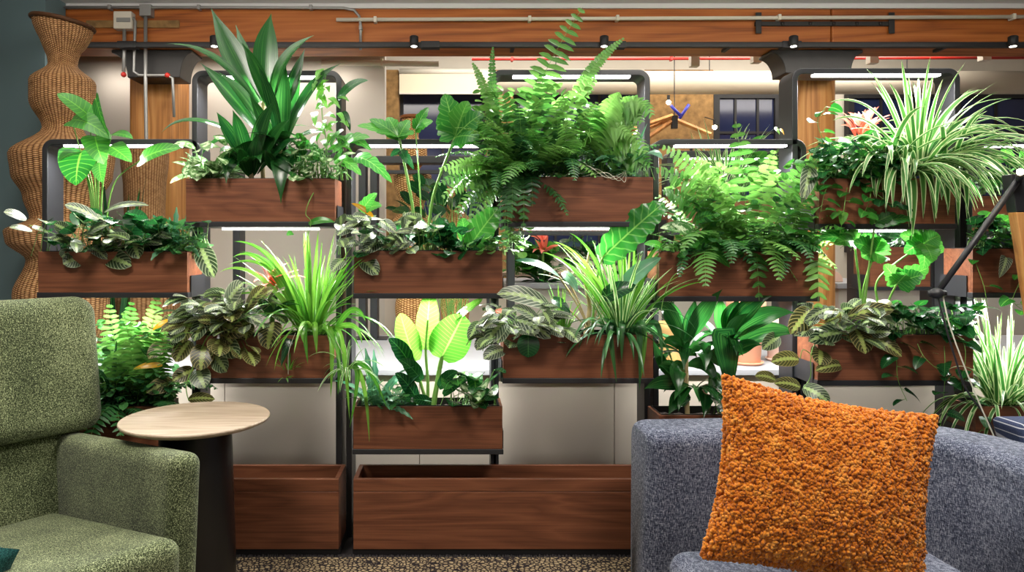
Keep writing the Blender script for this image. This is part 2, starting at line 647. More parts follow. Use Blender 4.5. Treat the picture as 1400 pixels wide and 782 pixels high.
def p_jag(v):
    return p_paddle(v) * (0.82 + 0.18 * abs(math.sin(v * 22))) if v < 1 else 0.0


PROF = dict(jag=p_jag, corn=p_corn, lance=p_lance, strap=p_strap, oval=p_oval, paddle=p_paddle, heart=p_heart, wavy=p_wavy, lobed=p_lobed)
C3 = (-1, 0, 1)
C5 = (-1, -0.5, 0, 0.5, 1)


class Plant:
    """one plant: foliage, stems and whatever else it shows; parts are made by finish()"""

    def __init__(s, name, label, x, y, Y, cat='plant', group=None, seed=1):
        s.base = P(x, y, Y)
        s.t = thing(name, label, cat, s.base, group)
        s.mb = {}
        s.R = random.Random(seed)

    def m(s, part, mat):
        k = (part, mat)
        if k not in s.mb:
            s.mb[k] = MB()
        return s.mb[k]

    def finish(s):
        for (part, mat), mb in s.mb.items():
            if mb.v:
                mb.build(part, mat, s.t, smooth=True)
        return s.t

    # a leaf laid from base pixel to tip pixel; Yb, Yt depths; w = full width in px
    def lf(s, mat, bx, by, tx, ty, w, prof='oval', Yb=None, Yt=None, bow=0.15, nh=(0, -1, 0.5), fold=0.12, part='foliage', n=10, ctrl=None, back=0.0, wave=0.0, wn=4, Yc=None, lobe=0.0, cols=C5):
        Yb = Yb or s.base.y
        Yt = Yt if Yt is not None else Yb - 0.03
        a, c = P(bx, by, Yb), P(tx, ty, Yt)
        if ctrl:
            b = P(ctrl[0], ctrl[1], Yc or (Yb + Yt) / 2)
        else:
            b = (a + c) / 2 + UP * (bow * (c - a).length) + Vector((0, -0.15 * (c - a).length, 0))
        hw = w * 0.5 * (Yb + Yt) / 2 / FPX
        rows = bez(a, b, c, n, nh)
        s.m(part, mat).blade(rows, hw, PROF[prof], cols, fold, s.R.random(), back, wave, wn, lobe)
        return a

    def lfs(s, mat, rows, **kw):
        for r in rows:
            s.lf(mat, *r, **kw)

    def st(s, pts, r0=0.003, r1=None, mat=None, part='stems', n=5, m=9, solo=False):
        """stem through pixel points [(x, y, Y)...], smoothed"""
        q = [P(*p) for p in pts]
        if len(q) == 2:
            q = [q[0], (q[0] + q[1]) / 2 + Vector((0, 0, 0.004)), q[1]]
        out = []
        for i in range(len(q) - 1):
            p0, p1, p2, p3 = q[max(0, i - 1)], q[i], q[i + 1], q[min(len(q) - 1, i + 2)]
            for k in range(m):
                t = k / m
                out.append(0.5 * ((2 * p1) + (p2 - p0) * t + (2 * p0 - 5 * p1 + 4 * p2 - p3) * t * t + (3 * p1 - p0 - 3 * p2 + p3) * t ** 3))
        out.append(q[-1])
        s.m(part, mat or M['stem']).tube(out, r0, r1 if r1 is not None else r0 * 0.7, n)
        if solo:
            s.mb.pop((part, mat or M['stem'])).build(part, mat or M['stem'], s.t, smooth=True)
        return out

    def rosette(s, mat, x, y, Y, n, L0, L1, w, e0=35, e1=85, droop=1.6, prof='strap', az=(0, 360), spread=0.03, segs=9, part='foliage', fold=0.2, cols=C3, flat=1.0):
        R = s.R
        c = P(x, y, Y)
        for i in range(n):
            a = math.radians(R.uniform(*az))
            e = math.radians(R.uniform(e0, e1))
            d = Vector((math.cos(a) * math.cos(e), math.sin(a) * math.cos(e) * flat, math.sin(e)))
            b = c + Vector((math.cos(a) * R.uniform(0, spread), math.sin(a) * R.uniform(0, spread * 0.6), 0))
            rows = arch(b, d, R.uniform(L0, L1), segs, droop * R.uniform(0.6, 1.35), R.uniform(-0.5, 0.5))
            s.m(part, mat).blade(rows, w * R.uniform(0.75, 1.15), PROF[prof], cols, fold, R.random())

    def frond(s, mat, rows, plen, pw, part='foliage', rib=None, gap=0.45, skip=0.12, dr=0.25, shape=None):
        R = s.R
        pts = [r[0] for r in rows]
        s.m('stems', rib or M['stem']).tube(pts, 0.0016, 0.0008, 4, False)
        # resample at pinna spacing
        L_ = sum((pts[i + 1] - pts[i]).length for i in range(len(pts) - 1))
        step = pw * 2 * (0.85 + gap * 0.55)
        n = max(4, int(L_ / step))
        mb = s.m(part, mat)
        rnd = R.random()
        for i in range(n):
            v = skip + (1 - skip) * (i + 0.5) / n
            f = v * (len(rows) - 1)
            k = min(int(f), len(rows) - 2)
            t = f - k
            p = pts[k].lerp(pts[k + 1], t)
            _, d, S, N = rows[k]
            ln = plen * (shape(v) if shape else (min(1, 0.45 + 1.6 * v) * (1 - v ** 3.0) ** 0.8 + 0.12))
            for sg in (-1, 1):
                dd = (S * sg + d * R.uniform(0.15, 0.4) + N * R.uniform(-0.15, 0.25)).normalized()
                side = d * (-sg)
                q0 = p
                h = N
                r3 = []
                dz = Vector((0, 0, -dr))
                for j, vv in enumerate((0.0, 0.35, 0.75, 1.0)):
                    q = q0 + dd * (ln * vv) + dz * (ln * vv * vv)
                    r3.append((q, dd, side, h))
                ww = pw * (0.55 + 0.45 * min(1, ln / plen))
                pr = {0: 0.7, 1: 1.0, 2: 0.72, 3: 0.05}
                vs, uvs = [], []
                for j, (q, _, sd, hh) in enumerate(r3):
                    hw = ww * pr[j]
                    vs += [q + sd * hw + hh * hw * 0.25, q, q - sd * hw + hh * hw * 0.25]
                    vv = (0, 0.35, 0.75, 1)[j]
                    uvs += [(0, vv), (0.5, vv), (1, vv)]
                fs = []
                for j in range(3):
                    for c in range(2):
                        fs.append((j * 3 + c, j * 3 + c + 1, j * 3 + c + 4, j * 3 + c + 3))
                mb.add(vs, fs, uvs, min(1, max(0, rnd + R.uniform(-0.2, 0.2))))

    def fronds(s, mat, x, y, Y, n, L0, L1, plen, pw, e0=25, e1=80, droop=1.5, az=(0, 360), spread=0.06, **kw):
        R = s.R
        c = P(x, y, Y)
        for i in range(n):
            a = math.radians(R.uniform(*az))
            e = math.radians(R.uniform(e0, e1))
            d = Vector((math.cos(a) * math.cos(e), math.sin(a) * math.cos(e) * 0.8, math.sin(e)))
            b = c + Vector((R.uniform(-spread, spread), R.uniform(-0.04, 0.04), 0))
            rows = arch(b, d, R.uniform(L0, L1), 12, droop * R.uniform(0.5, 1.3), R.uniform(-0.4, 0.4))
            s.frond(mat, rows, plen * R.uniform(0.8, 1.15), pw, **kw)

    def frondto(s, mat, bx, by, tx, ty, plen, pw, Yb=None, Yt=None, ctrl=None, Yc=None, nh=(0, -1, 0.4), **kw):
        Yb = Yb or s.base.y
        Yt = Yt or Yb - 0.05
        a, c = P(bx, by, Yb), P(tx, ty, Yt)
        b = P(ctrl[0], ctrl[1], Yc or (Yb + Yt) / 2) if ctrl else (a + c) / 2 + UP * 0.1 * (c - a).length
        s.frond(mat, bez(a, b, c, 14, nh), plen, pw, **kw)

    def mound(s, mat, x0, x1, y0, y1, Y, n, ln, w, prof='oval', bx=None, by=None, petiole=True, back=0.0, dY=0.12, up=0.5, fold=0.12, droop=0.5, stem=None):
        """n leaves scattered through the box of pixels, each on a petiole from the crown"""
        R = s.R
        for i in range(n):
            x, y = R.uniform(x0, x1), R.uniform(y0, y1)
            yy = Y + R.uniform(-dY, dY * 0.7)
            p = P(x, y, yy)
            bxx = bx if bx is not None else x + R.uniform(-10, 10)
            b = P(bxx + R.uniform(-12, 12), by if by is not None else s.base_y, s.base.y + R.uniform(-0.03, 0.03))
            out = p - b
            out = Vector((out.x, out.y - 0.06, out.z * 0.2)) + Vector((R.uniform(-1, 1), R.uniform(-1, 0.3), R.uniform(-0.4, 0.4))) * 0.08
            d = out.normalized()
            d = (d + Vector((0, 0, R.uniform(-0.3, up)))).normalized()
            rows = arch(p, d, ln * R.uniform(0.7, 1.15), 6, droop, R.uniform(-0.7, 0.7))
            s.m('foliage', mat).blade(rows, w * R.uniform(0.75, 1.1), PROF[prof], C5, fold, R.random(), back)
            if petiole:
                mid = (p + b) / 2 + Vector((0, 0, 0.02))
                s.m('stems', stem or M['stem']).tube([b, mid, p, p + d * ln * 0.08], 0.0018, 0.0012, 4, False)

    def vine(s, mat, pts, n, ln, w, r=0.0016, back=0.5, stem=None, both=True, droop=0.8, prof='heart'):
        R = s.R
        out = s.st(pts, r, r * 0.7, stem or M['stem'], m=8)
        for i in range(n):
            f = (i + 0.7) / n * (len(out) - 1)
            k = min(int(f), len(out) - 2)
            p = out[k].lerp(out[k + 1], f - k)
            sg = (-1 if i % 2 else 1) if both else R.choice((-1, 1))
            d = Vector((sg * R.uniform(0.5, 1), R.uniform(-0.9, -0.1), R.uniform(-0.5, 0.3))).normalized()
            q = p + d * 0.02
            s.m('stems', stem or M['stem']).tube([p, q], r * 0.7, r * 0.6, 4, False)
            rows = arch(q, d, ln * R.uniform(0.65, 1.15), 7, droop, R.uniform(-0.6, 0.6))
            s.m('foliage', mat).blade(rows, w * R.uniform(0.75, 1.1), PROF[prof], C5, 0.15, R.random(), back)


# ------------------------------------------------------------------ camera and picture settings
cam_d = bpy.data.cameras.new('camera')
cam = bpy.data.objects.new('camera', cam_d)
COL.objects.link(cam)
cam.location = (0, 0, EYE)
cam.rotation_euler = (PI / 2, 0, 0)
cam_d.sensor_fit = 'HORIZONTAL'
cam_d.sensor_width = 36
cam_d.lens = FPX / 1400 * 36
cam_d.shift_x = (700 - VX) / 1400
cam_d.shift_y = -(391 - VY) / 1400
cam_d.clip_start = 0.05
SC.camera = cam
SC.view_settings.view_transform = 'Standard'
SC.view_settings.look = 'None'
SC.view_settings.gamma = 1
SC.view_settings.use_curve_mapping = False
SC.view_settings.exposure = 0.0
try:
    SC.cycles.use_denoising = True
    SC.cycles.max_bounces = 8
    SC.cycles.transparent_max_bounces = 8
    SC.cycles.sample_clamp_indirect = 6
except Exception:
    pass
w = bpy.data.worlds.new('night')
SC.world = w
w.use_nodes = True
w.node_tree.nodes['Background'].inputs[0].default_value = (0.05, 0.07, 0.14, 1)
w.node_tree.nodes['Background'].inputs[1].default_value = 0.3


def area(name, loc, sx, sy, power, col=(1, 1, 1), rot=(0, 0, 0), parent=None, spread=PI):
    l = bpy.data.lights.new(name, 'AREA')
    l.shape = 'RECTANGLE'
    l.size, l.size_y = sx, sy
    l.energy = power
    l.color = col
    l.spread = spread
    o = bpy.data.objects.new(name, l)
    COL.objects.link(o)
    o.location = Vector(loc) - (Vector(parent.location) if parent else Vector((0, 0, 0)))
    o.rotation_euler = rot
    if parent:
        o.parent = parent
    return o


# ------------------------------------------------------------------ the room
CEIL = PZ(6, 4.6)
ZBB = PZ(76, 4.6)
struct('floor', B(-4, 6, -2.2, 7.4, -0.1, 0), M['carpet'])
struct('ceiling', B(-4, 6, -2.2, 5.0, CEIL, CEIL + 0.1), M['ceil'])
struct('ceiling_rear', B(-4, 6, 5.0, 7.4, 3.35, 3.45), M['ceil'])
struct('wall_left', B(-4.1, -4, -2.2, 7.4, 0, 3.4), M['white'])
struct('wall_right', B(6, 6.1, -2.2, 7.4, 0, 3.4), M['white'])
struct('wall_front', B(-4, 6, -2.3, -2.2, 0, 3.4), M['white'])
struct('wall_back', B(-4, 6, 7.3, 7.4, 0, 3.4), M['offwhite'])
XT = PX(62, 4.35)
struct('wall_teal', B(-4, XT, 4.35, 4.58, 0, CEIL), M['teal'], 0.004)
XP = PX(526, 5.1)
struct('wall_partition', B(-4, XP, 5.1, 5.22, 0, 3.35), M['white'])
struct('wall_sill', B(XP, PX(692, 5.1), 5.1, 5.25, 0, 0.95), M['beige'])
# (half wall)
# half wall behind the planter racks, with its stone top
LZ = 0.72
mb = MB()
x = -2.95
while x < 5.4:
    mb.box(x, min(x + 0.93, 5.4) - 0.004, 3.42, 3.44, 0, LZ - 0.03)
    x += 0.93
mb.box(-2.95, 5.4, 3.44, 4.7, 0, LZ - 0.03)
struct('wall_half', mb, M['beige'])
struct('trim_ledge', B(-2.95, 5.4, 3.4, 4.7, LZ - 0.03, LZ), M['grey'], 0.004)

struct('trim_ceiling_board', B(XT, 6, 4.575, 4.6, PZ(11, 4.575), CEIL), M['ceil'], 0.004)
# timber beam: two balks with a joint at the right-hand column
XJ = PX(1137, 4.6)
mb = MB()
mb.box(-4, XJ - 0.002, 4.6, 4.81, PZ(66, 4.6), PZ(10, 4.6))
mb.box(XJ + 0.002, 6, 4.6, 4.81, PZ(66, 4.6), PZ(9, 4.6))
struct('beam', mb, M['timber'], 0.012)
mb = MB()
mb.box(PX(118, 4.59), PX(245, 4.59), 4.585, 4.6, PZ(38, 4.59), PZ(28, 4.59))
struct('trim_old_strap', mb, M['stone'], 0.002)


def column(name, x0, x1, Y, D, ztop, sq):
    if sq:
        mb = B(PX(x0, Y), PX(x1, Y), Y, Y + D, 0, ztop)
        struct(name, mb, M['post'], 0.03)
    else:
        cx = (PX(x0, Y) + PX(x1, Y)) / 2
        r = (PX(x1, Y) - PX(x0, Y)) / 2
        mb = MB()
        mb.lathe([(r, 0), (r, ztop)], 40, (cx, Y + r, 0))
        struct(name, mb, M['post'], smooth=False)


column('column_left', 175, 238, 4.825, 0.33, PZ(68, 4.62) - .002, True)
column('column_right', 1085, 1156, 4.825, 0.33, PZ(68, 4.62) - .002, False)


def iron_cap(name, x0, x1, w0, w1, yt, yb, Y, D):
    """cast-iron post cap: block with a flared corbel each side"""
    mb = MB()
    X0, X1, A, Bx = PX(x0, Y), PX(x1, Y), PX(w0, Y), PX(w1, Y)
    zt, zb = PZ(yt, Y), PZ(yb, Y)
    n = 10
    path = []
    for i in range(n + 1):
        t = i / n
        path.append((A - (A - X0) * (1 - math.cos(t * PI / 2)), zb + (zt - zb - 0.02) * math.sin(t * PI / 2)))
    right = [(Bx + (X1 - Bx) * (1 - math.cos(i / n * PI / 2)), zb + (zt - zb - 0.02) * math.sin(i / n * PI / 2)) for i in range(n + 1)]
    prof = path + [(X0, zt), (X1, zt)] + right[::-1]
    m = len(prof)
    vs = [(a, Y, z) for a, z in prof] + [(a, Y + D, z) for a, z in prof]
    fs = [tuple(range(m))[::-1], tuple(range(m, 2 * m))] + [(i, (i + 1) % m, m + (i + 1) % m, m + i) for i in range(m)]
    mb.add(vs, fs)
    struct(name, mb, M['iron'], 0.006)


iron_cap('column_cap_left', 152, 262, 174, 246, 68, 106, 4.62, 0.2)
iron_cap('column_cap_right', 1055, 1180, 1074, 1164, 68, 100, 4.62, 0.2)

# long iron tie strap on the beam
t = thing('iron_strap', 'black iron strap bolted on timber beam above the round column', 'iron strap', (PX(1130, 4.58), 4.58, PZ(33, 4.58)))
mb = MB()
mb.box(PX(1033, 4.58), PX(1223, 4.58), 4.582, 4.6, PZ(35, 4.58), PZ(29, 4.58))
mb.build('bar', M['iron'], t, bevel=0.002)
for a in (1033, 1215):
    B(PX(a, 4.58), PX(a + 8, 4.58), 4.576, 4.582, PZ(46, 4.58), PZ(17, 4.58)).build('end_plate', M['iron'], t, bevel=0.002)
for a in (1070, 1108, 1140, 1172, 1204):
    mb = MB()
    mb.ball((PX(a, 4.58), 4.58, PZ(32, 4.58)), 0.012, 10, 6, (1, 0.7, 1))
    mb.build('bolt', M['iron'], t, smooth=True)


def pipe(name, label, cat, pts, r, mat, group=None, clips=()):
    base = Vector(pts[0])
    t = thing(name, label, cat, base, group)
    mb = MB()
    mb.tube(pts, r, None, 12)
    mb.build('tube', mat, t, smooth=True)
    for c in clips:
        k = MB()
        k.box(c[0] - 0.01, c[0] + 0.01, c[1] - r - 0.005, c[1] + r + 0.02, c[2] - r - 0.006, c[2] + r + 0.006)
        k.build('clip', mat, t, bevel=0.003)
    return t


YB = 4.56
pipe('conduit', 'thin grey conduit running along the top of the timber beam', 'conduit', [P(62, 10, YB), P(300, 10, YB), P(470, 11, YB), P(484, 14, YB), P(491, 22, YB), P(493, 34, YB), P(493, 68, YB)], 0.009, M['galv'], clips=[P(150, 10, YB), P(272, 10, YB), P(425, 10, YB), P(493, 38, YB)])
pipe('sprinkler_pipe', 'slim white sprinkler pipe running across the timber beam', 'pipe', [P(460, 27, YB), P(930, 25, YB), P(1400, 23, YB)], 0.012, M['offwhite'], clips=[P(513, 27, YB), P(724, 26, YB), P(844, 25, YB), P(1065, 24, YB), P(1385, 23, YB)])
t = thing('junction_box', 'square grey junction box at top of tall vertical conduit', 'junction box', P(199, 15, 4.57))
B(PX(191, 4.55), PX(207, 4.55), 4.54, 4.6, PZ(22, 4.55), PZ(6, 4.55)).build('box', M['galv'], t, bevel=0.004)
t = thing('fire_alarm_horn', 'cream alarm box with small label on timber beam', 'alarm box', P(169, 28, 4.57))
B(PX(156, 4.55), PX(181, 4.55), 4.535, 4.6, PZ(40, 4.55), PZ(16, 4.55)).build('box', M['offwhite'], t, bevel=0.006)
B(PX(159, 4.53), PX(178, 4.53), 4.528, 4.536, PZ(30, 4.53), PZ(24, 4.53)).build('label_strip', M['galv'], t, bevel=0.002)
pipe('conduit', 'long vertical grey conduit in front of the square timber column', 'conduit', [P(199, 22, YB), P(199, 120, YB), P(200, 195, YB), (P(200, 330, YB).x, YB, LZ)], 0.011, M['galv'])
cA = pipe('conduit', 'short conduit with red end below the cream alarm box', 'conduit', [P(170, 40, YB), P(170, 70, YB), P(169, 98, YB)], 0.011, M['galv'])
cB = pipe('conduit', 'bent conduit curling off the side of the cream alarm box', 'conduit', [P(182, 24, YB), P(185, 30, YB), P(184, 60, YB), P(183, 98, YB), P(190, 103, YB), P(228, 103, YB), P(236, 107, YB), P(238, 160, YB)], 0.009, M['galv'])
for par, a, yy in ((cA, 169, 102), (cB, 229, 103)):
    mb = MB()
    mb.ball(P(a, yy, YB - 0.003), 0.017, 12, 8)
    mb.build('red_fitting', M['red'], par, smooth=True, label='red end fitting')

# track with spotlights
YT_ = 4.45
t = thing('track_rail', 'long black lighting track across the foot of the timber beam', 'lighting track', P(115, 60, YT_))
mb = MB()
mb.box(PX(115, YT_), PX(1440, YT_), YT_, YT_ + 0.035, PZ(64, YT_), PZ(57, YT_))
mb.build('rail', M['blackmatt'], t, bevel=0.003)
for a in (160, 575, 830, 1070):
    B(PX(a, YT_), PX(a + 26, YT_), YT_ - 0.004, YT_ + 0.06, PZ(65, YT_), PZ(56, YT_)).build('connector', M['blackmatt'], t, bevel=0.003)
for a in (62, 350, 700, 1000, 1300):
    if a > 100:
        B(PX(a, YT_), PX(a + 5, YT_), YT_ + 0.03, 4.62, PZ(62, YT_), PZ(58, YT_)).build('bracket', M['blackmatt'], t)
for a, lb in ((293, 'black track spotlight behind the tall corn plant leaves'), (566, 'black track spotlight above the plants second from the beam end'), (826, 'black track spotlight behind the tall upright fern frond'), (1085, 'black track spotlight above the round timber column'), (1385, 'black track spotlight at the far right end of track')):
    t = thing('spotlight', lb, 'spotlight', P(a, 57, YT_), 'spotlights on the black track')
    c = P(a, 57, YT_ - 0.02)
    mb = MB()
    mb.lathe([(0.022, -0.028), (0.027, -0.024), (0.027, 0.03), (0.02, 0.036)], 20, c)
    hd = mb.build('head', M['blackmatt'], t, smooth=True)
    mb = MB()
    mb.lathe([(0.018, -0.031), (0.018, -0.028)], 16, c)
    mb.build('lens', M['spotlens'], hd)

# ------------------------------------------------------------------ rear of the room
def window(n, x0, x1, y0, y1, Y, nx, ny):
    X0, X1, Z0, Z1 = PX(x0, Y), PX(x1, Y), PZ(y1, Y), PZ(y0, Y)
    f = MB()
    e = 0.06
    f.box(X0, X0 + e, Y, Y + 0.08, Z0, Z1)
    f.box(X1 - e, X1, Y, Y + 0.08, Z0, Z1)
    f.box(X0 + e, X1 - e, Y, Y + 0.08, Z0, Z0 + e)
    f.box(X0 + e, X1 - e, Y, Y + 0.08, Z1 - e, Z1)
    for i in range(1, nx):
        xx = X0 + (X1 - X0) * i / nx
        f.box(xx - 0.012, xx + 0.012, Y + 0.02, Y + 0.06, Z0 + e, Z1 - e)
    for i in range(1, ny):
        zz = Z0 + (Z1 - Z0) * i / ny
        f.box(X0 + e, X1 - e, Y + 0.022, Y + 0.058, zz - 0.012, zz + 0.012)
    o = struct('window_%d' % n, f, M['blackmatt'])
    B(X0 + e, X1 - e, Y + 0.035, Y + 0.045, Z0 + e, Z1 - e).build('pane', M['glass'], o)


Y7 = 7.2
window(1, 543, 668, 118, 345, Y7, 2, 3)
window(2, 700, 880, 118, 345, Y7, 3, 4)
window(3, 976, 1068, 126, 345, Y7, 3, 4)
window(4, 1160, 1300, 126, 345, Y7, 3, 4)
window(5, 1306, 1480, 126, 345, Y7, 3, 4)
mb = MB()
for a, b in ((525, 545), (664, 702), (880, 976)):
    mb.box(PX(a, 7.0), PX(b, 7.0), 7.0, 7.2, 0, PZ(95, 7.0))
struct('wall_pier', mb, M['stone'], 0.01)
for i, (a, b, lb) in enumerate(((546, 668, 'cream roller shade above the leftmost dark window'), (700, 880, 'cream roller shade behind the tall fern'))):
    t = thing('roller_shade', lb, 'roller shade', P(a, 98, 6.98), 'cream roller shades')
    B(PX(a, 6.98), PX(b, 6.98), 6.975, 6.985, PZ(127, 6.98), PZ(98, 6.98)).build('fabric', M['shade'], t)
    B(PX(a, 6.98), PX(b, 6.98), 6.968, 6.99, PZ(129, 6.98), PZ(127, 6.98)).build('hem_bar', M['offwhite'], t)
    mb = MB()
    mb.tube([P(a, 98, 6.99), P(b, 98, 6.99)], 0.03, None, 12)
    mb.build('roller', M['offwhite'], t, smooth=True)
t = thing('air_duct', 'long round cream air duct hanging above the dark windows', 'duct', P(900, 114, 6.3))
mb = MB()
mb.tube([P(660, 113, 6.3), P(1100, 113, 6.3), P(1480, 113, 6.3)], 0.1, None, 32)
mb.build('tube', M['duct'], t, smooth=True)
for a in (760, 970, 1240):
    mb = MB()
    mb.tube([P(a, 112, 6.3), (PX(a, 6.3), 6.3, 3.36)], 0.004, None, 6)
    mb.build('hanger', M['blackmatt'], t)
pipe('sprinkler_pipe', 'thick white water pipe below the beam beside the white wall', 'pipe', [P(440, 86, 5.06), P(500, 86, 5.06), P(600, 87, 5.06)], 0.022, M['offwhite'], clips=[P(522, 86, 5.06)])
pipe('sprinkler_pipe', 'thin red water pipe along the wall above the duct', 'pipe', [P(645, 81, 6.0), P(1000, 80, 6.0), P(1450, 79, 6.0)], 0.012, M['red'], clips=[P(700, 81, 6.0), P(918, 80, 6.0)])
for a, yb, lb in ((951, 90, 'small white speaker box below the beam, left of column'), (1036, 85, 'small white box under the beam touching the iron cap'), (1196, 86, 'small white box under the beam right of the iron cap'), (1350, 82, 'small white box under the beam at far right')):
    t = thing('ceiling_box', lb, 'white box', P(a, yb, 5.2), 'white boxes under the beam')
    B(PX(a - 6, 5.2), PX(a + 6, 5.2), 5.2, 5.26, PZ(yb, 5.2), PZ(yb - 15, 5.2)).build('box', M['offwhite'], t, bevel=0.004)
    B(PX(a - 2, 5.2), PX(a + 2, 5.2), 5.22, 5.24, PZ(yb - 15, 5.2), 3.35).build('stem', M['offwhite'], t)

# chandelier of wooden arms with bare bulbs
YC = 6.0
t = thing('chandelier', 'rustic wooden-arm chandelier with bare glowing bulbs before the masonry pier', 'chandelier', P(920, 165, YC))
for pts in ([(858, 186), (922, 160)], [(862, 178), (920, 158)], [(922, 163), (972, 184)], [(880, 192), (918, 166)]):
    mb = MB()
    a, b = P(*pts[0], YC + random.Random(len(t.children)).uniform(-.1, .1)), P(*pts[1], YC)
    mb.tube([a, b], 0.02, 0.02, 4)
    mb.build('arm', M['post'], t, bevel=0.003)
mb = MB()
mb.box(PX(918, YC), PX(926, YC), YC - 0.02, YC + 0.02, PZ(176, YC), PZ(158, YC))
mb.build('hub', M['iron'], t, bevel=0.003)
mb = MB()
mb.tube([P(922, 158, YC), (PX(922, YC), YC, 3.36)], 0.004, None, 6)
mb.build('cord', M['blackmatt'], t)
mb = MB()
mb.tube([P(917, 144, YC - .03), P(932, 160, YC - .03)], 0.013, None, 8)
mb.tube([P(942, 143, YC - .03), P(929, 162, YC - .03)], 0.013, None, 8)
mb.build('clamp', M['blue'], t, smooth=True)
for (a, b) in ((914, 140), (977, 174), (868, 180), (801, 203), (945, 213)):
    mb = MB()
    mb.ball(P(a, b, YC), 0.019, 14, 10)
    k = mb.build('bulb', M['bulb'], t, smooth=True)
    mb = MB()
    q = P(a, b, YC)
    mb.tube([q + Vector((0, 0, 0.015)), q + Vector((0, 0, 0.06))], 0.013, None, 8)
    mb.build('socket', M['blackmatt'], k)
    if b > 170:
        mb = MB()
        mb.tube([q + Vector((0, 0, 0.06)), P(a + (922 - a) * 0.25, b - 14, YC)], 0.004, None, 5)
        mb.build('wire', M['blackmatt'], t)

# counter and furniture behind
t = thing('counter', 'long light grey counter top behind the plant racks', 'counter', (PX(950, 5.1), 5.1, 0))
for a, b in ((0.40, 2.10), (2.75, 4.9)):
    B(a, b, 5.12, 5.8, 0, 1.0).build('cabinet', M['white'], t, bevel=0.004)
    B(a - 0.03, b + 0.03, 5.08, 5.85, 1.0, 1.04).build('worktop', M['grey'], t, bevel=0.004)
t = thing('knot_ornament', 'pale turned-wood chain knot lying on grey counter', 'ornament', P(1240, 400, 5.3))
for (a, b, rx, ang, tl) in ((1226, 393, 0.055, 0.2, 1.2), (1243, 389, 0.06, -0.3, 0.4), (1256, 396, 0.055, 0.5, 1.3)):
    mb = MB()
    c = P(a, b, 5.3)
    c.z = 1.04 + 0.02 + rx * 0.75 * abs(math.sin(tl))
    pts = []
    for k in range(21):
        q = 2 * PI * k / 20
        v = Vector((1.4 * rx * math.cos(q), rx * math.sin(q), 0))
        v = Matrix.Rotation(ang, 3, 'Z') @ (Matrix.Rotation(tl, 3, 'X') @ v)
        pts.append(c + v)
    mb.tube(pts, 0.02, None, 10, False)
    mb.build('link', M['rope'], t, smooth=True)


def dining_table(x, y, lb):
    t = thing('dining_table', lb, 'table', (x, y, 0))
    mb = MB()
    mb.lathe([(0.5, 1.04), (0.52, 1.05), (0.52, 1.075), (0.5, 1.08)], 40, (x, y, 0))
    mb.build('tabletop', M['oak'], t, smooth=False)
    mb = MB()
    mb.lathe([(0.25, 0), (0.24, 0.03), (0.04, 0.06), (0.04, 1.04)], 24, (x, y, 0))
    mb.build('pedestal', M['blackmatt'], t, smooth=True)


dining_table(PX(745, 6.42), 6.42, 'round wooden-topped high table behind the grey counter')


# ------------------------------------------------------------------ wicker pieces standing on the ledge
def wick(name, label, cx, Y, prof, mat, n=56, z0=None, tilt=None, group=None, ribs=True):
    """prof: (y pixel, half width in pixels) from the top down"""
    X = PX(cx, Y)
    pts = []
    for i in range(len(prof) - 1):
        (ya, ra), (yb, rb) = prof[i], prof[i + 1]
        for k in range(6):
            t = k / 6
            s = t * t * (3 - 2 * t)
            pts.append(((ra + (rb - ra) * s) * Y / FPX, PZ(ya + (yb - ya) * t, Y)))
    pts.append((prof[-1][1] * Y / FPX, PZ(prof[-1][0], Y)))
    if z0 is not None:
        pts[-1] = (pts[-1][0], z0)
    pts = pts[::-1]
    t = thing(name, label, 'wicker vase', (X, Y, pts[0][1]), group)
    mb = MB()
    top = len(pts) - 1
    mb.lathe(pts, n, (X, Y, 0), True, (lambda i, x, y: (-tilt * x if i > top - 4 else 0)) if tilt else None)
    mb.build('woven_body', mat, t, smooth=True)
    rm = MB()
    r, z = pts[-1]
    ring = [(X + r * math.cos(2 * PI * k / 40), Y + r * math.sin(2 * PI * k / 40), z + (-tilt * r * math.cos(2 * PI * k / 40) if tilt else 0)) for k in range(41)]
    rm.tube(ring, 0.013, None, 8, False)
    rm.build('rim', mat, t, smooth=True)
    return t


wick('wicker_vase', 'tall brown hourglass wicker vase by the teal wall', 86, 4.0, [(32, 38), (88, 18), (113, 41), (140, 41), (176, 25), (213, 65), (240, 62), (270, 48), (299, 40), (316, 70), (330, 68), (355, 44), (400, 60), (440, 58), (478, 46)], M['wicker'], 64, LZ, 0.16)
wick('wicker_vase', 'brown wicker vase standing before the square timber column', 198, 4.4, [(199, 30), (216, 31), (260, 27), (300, 26), (335, 30), (380, 44), (420, 45), (474, 34)], M['wicker'], 56, LZ)
wick('wicker_vase', 'honey wicker totem vase before the leftmost dark window', 564, 4.62, [(161, 15), (187, 8), (202, 20), (216, 20), (234, 9), (240, 26), (252, 25), (286, 15), (304, 28), (330, 30), (380, 16), (420, 24), (462, 18)], M['wicker2'], 40, LZ)
wick('wicker_vase', 'smaller honey wicker totem right of the taller one', 622, 4.6, [(240, 14), (262, 16), (286, 11), (302, 22), (330, 24), (380, 14), (420, 20), (462, 16)], M['wicker2'], 40, LZ)


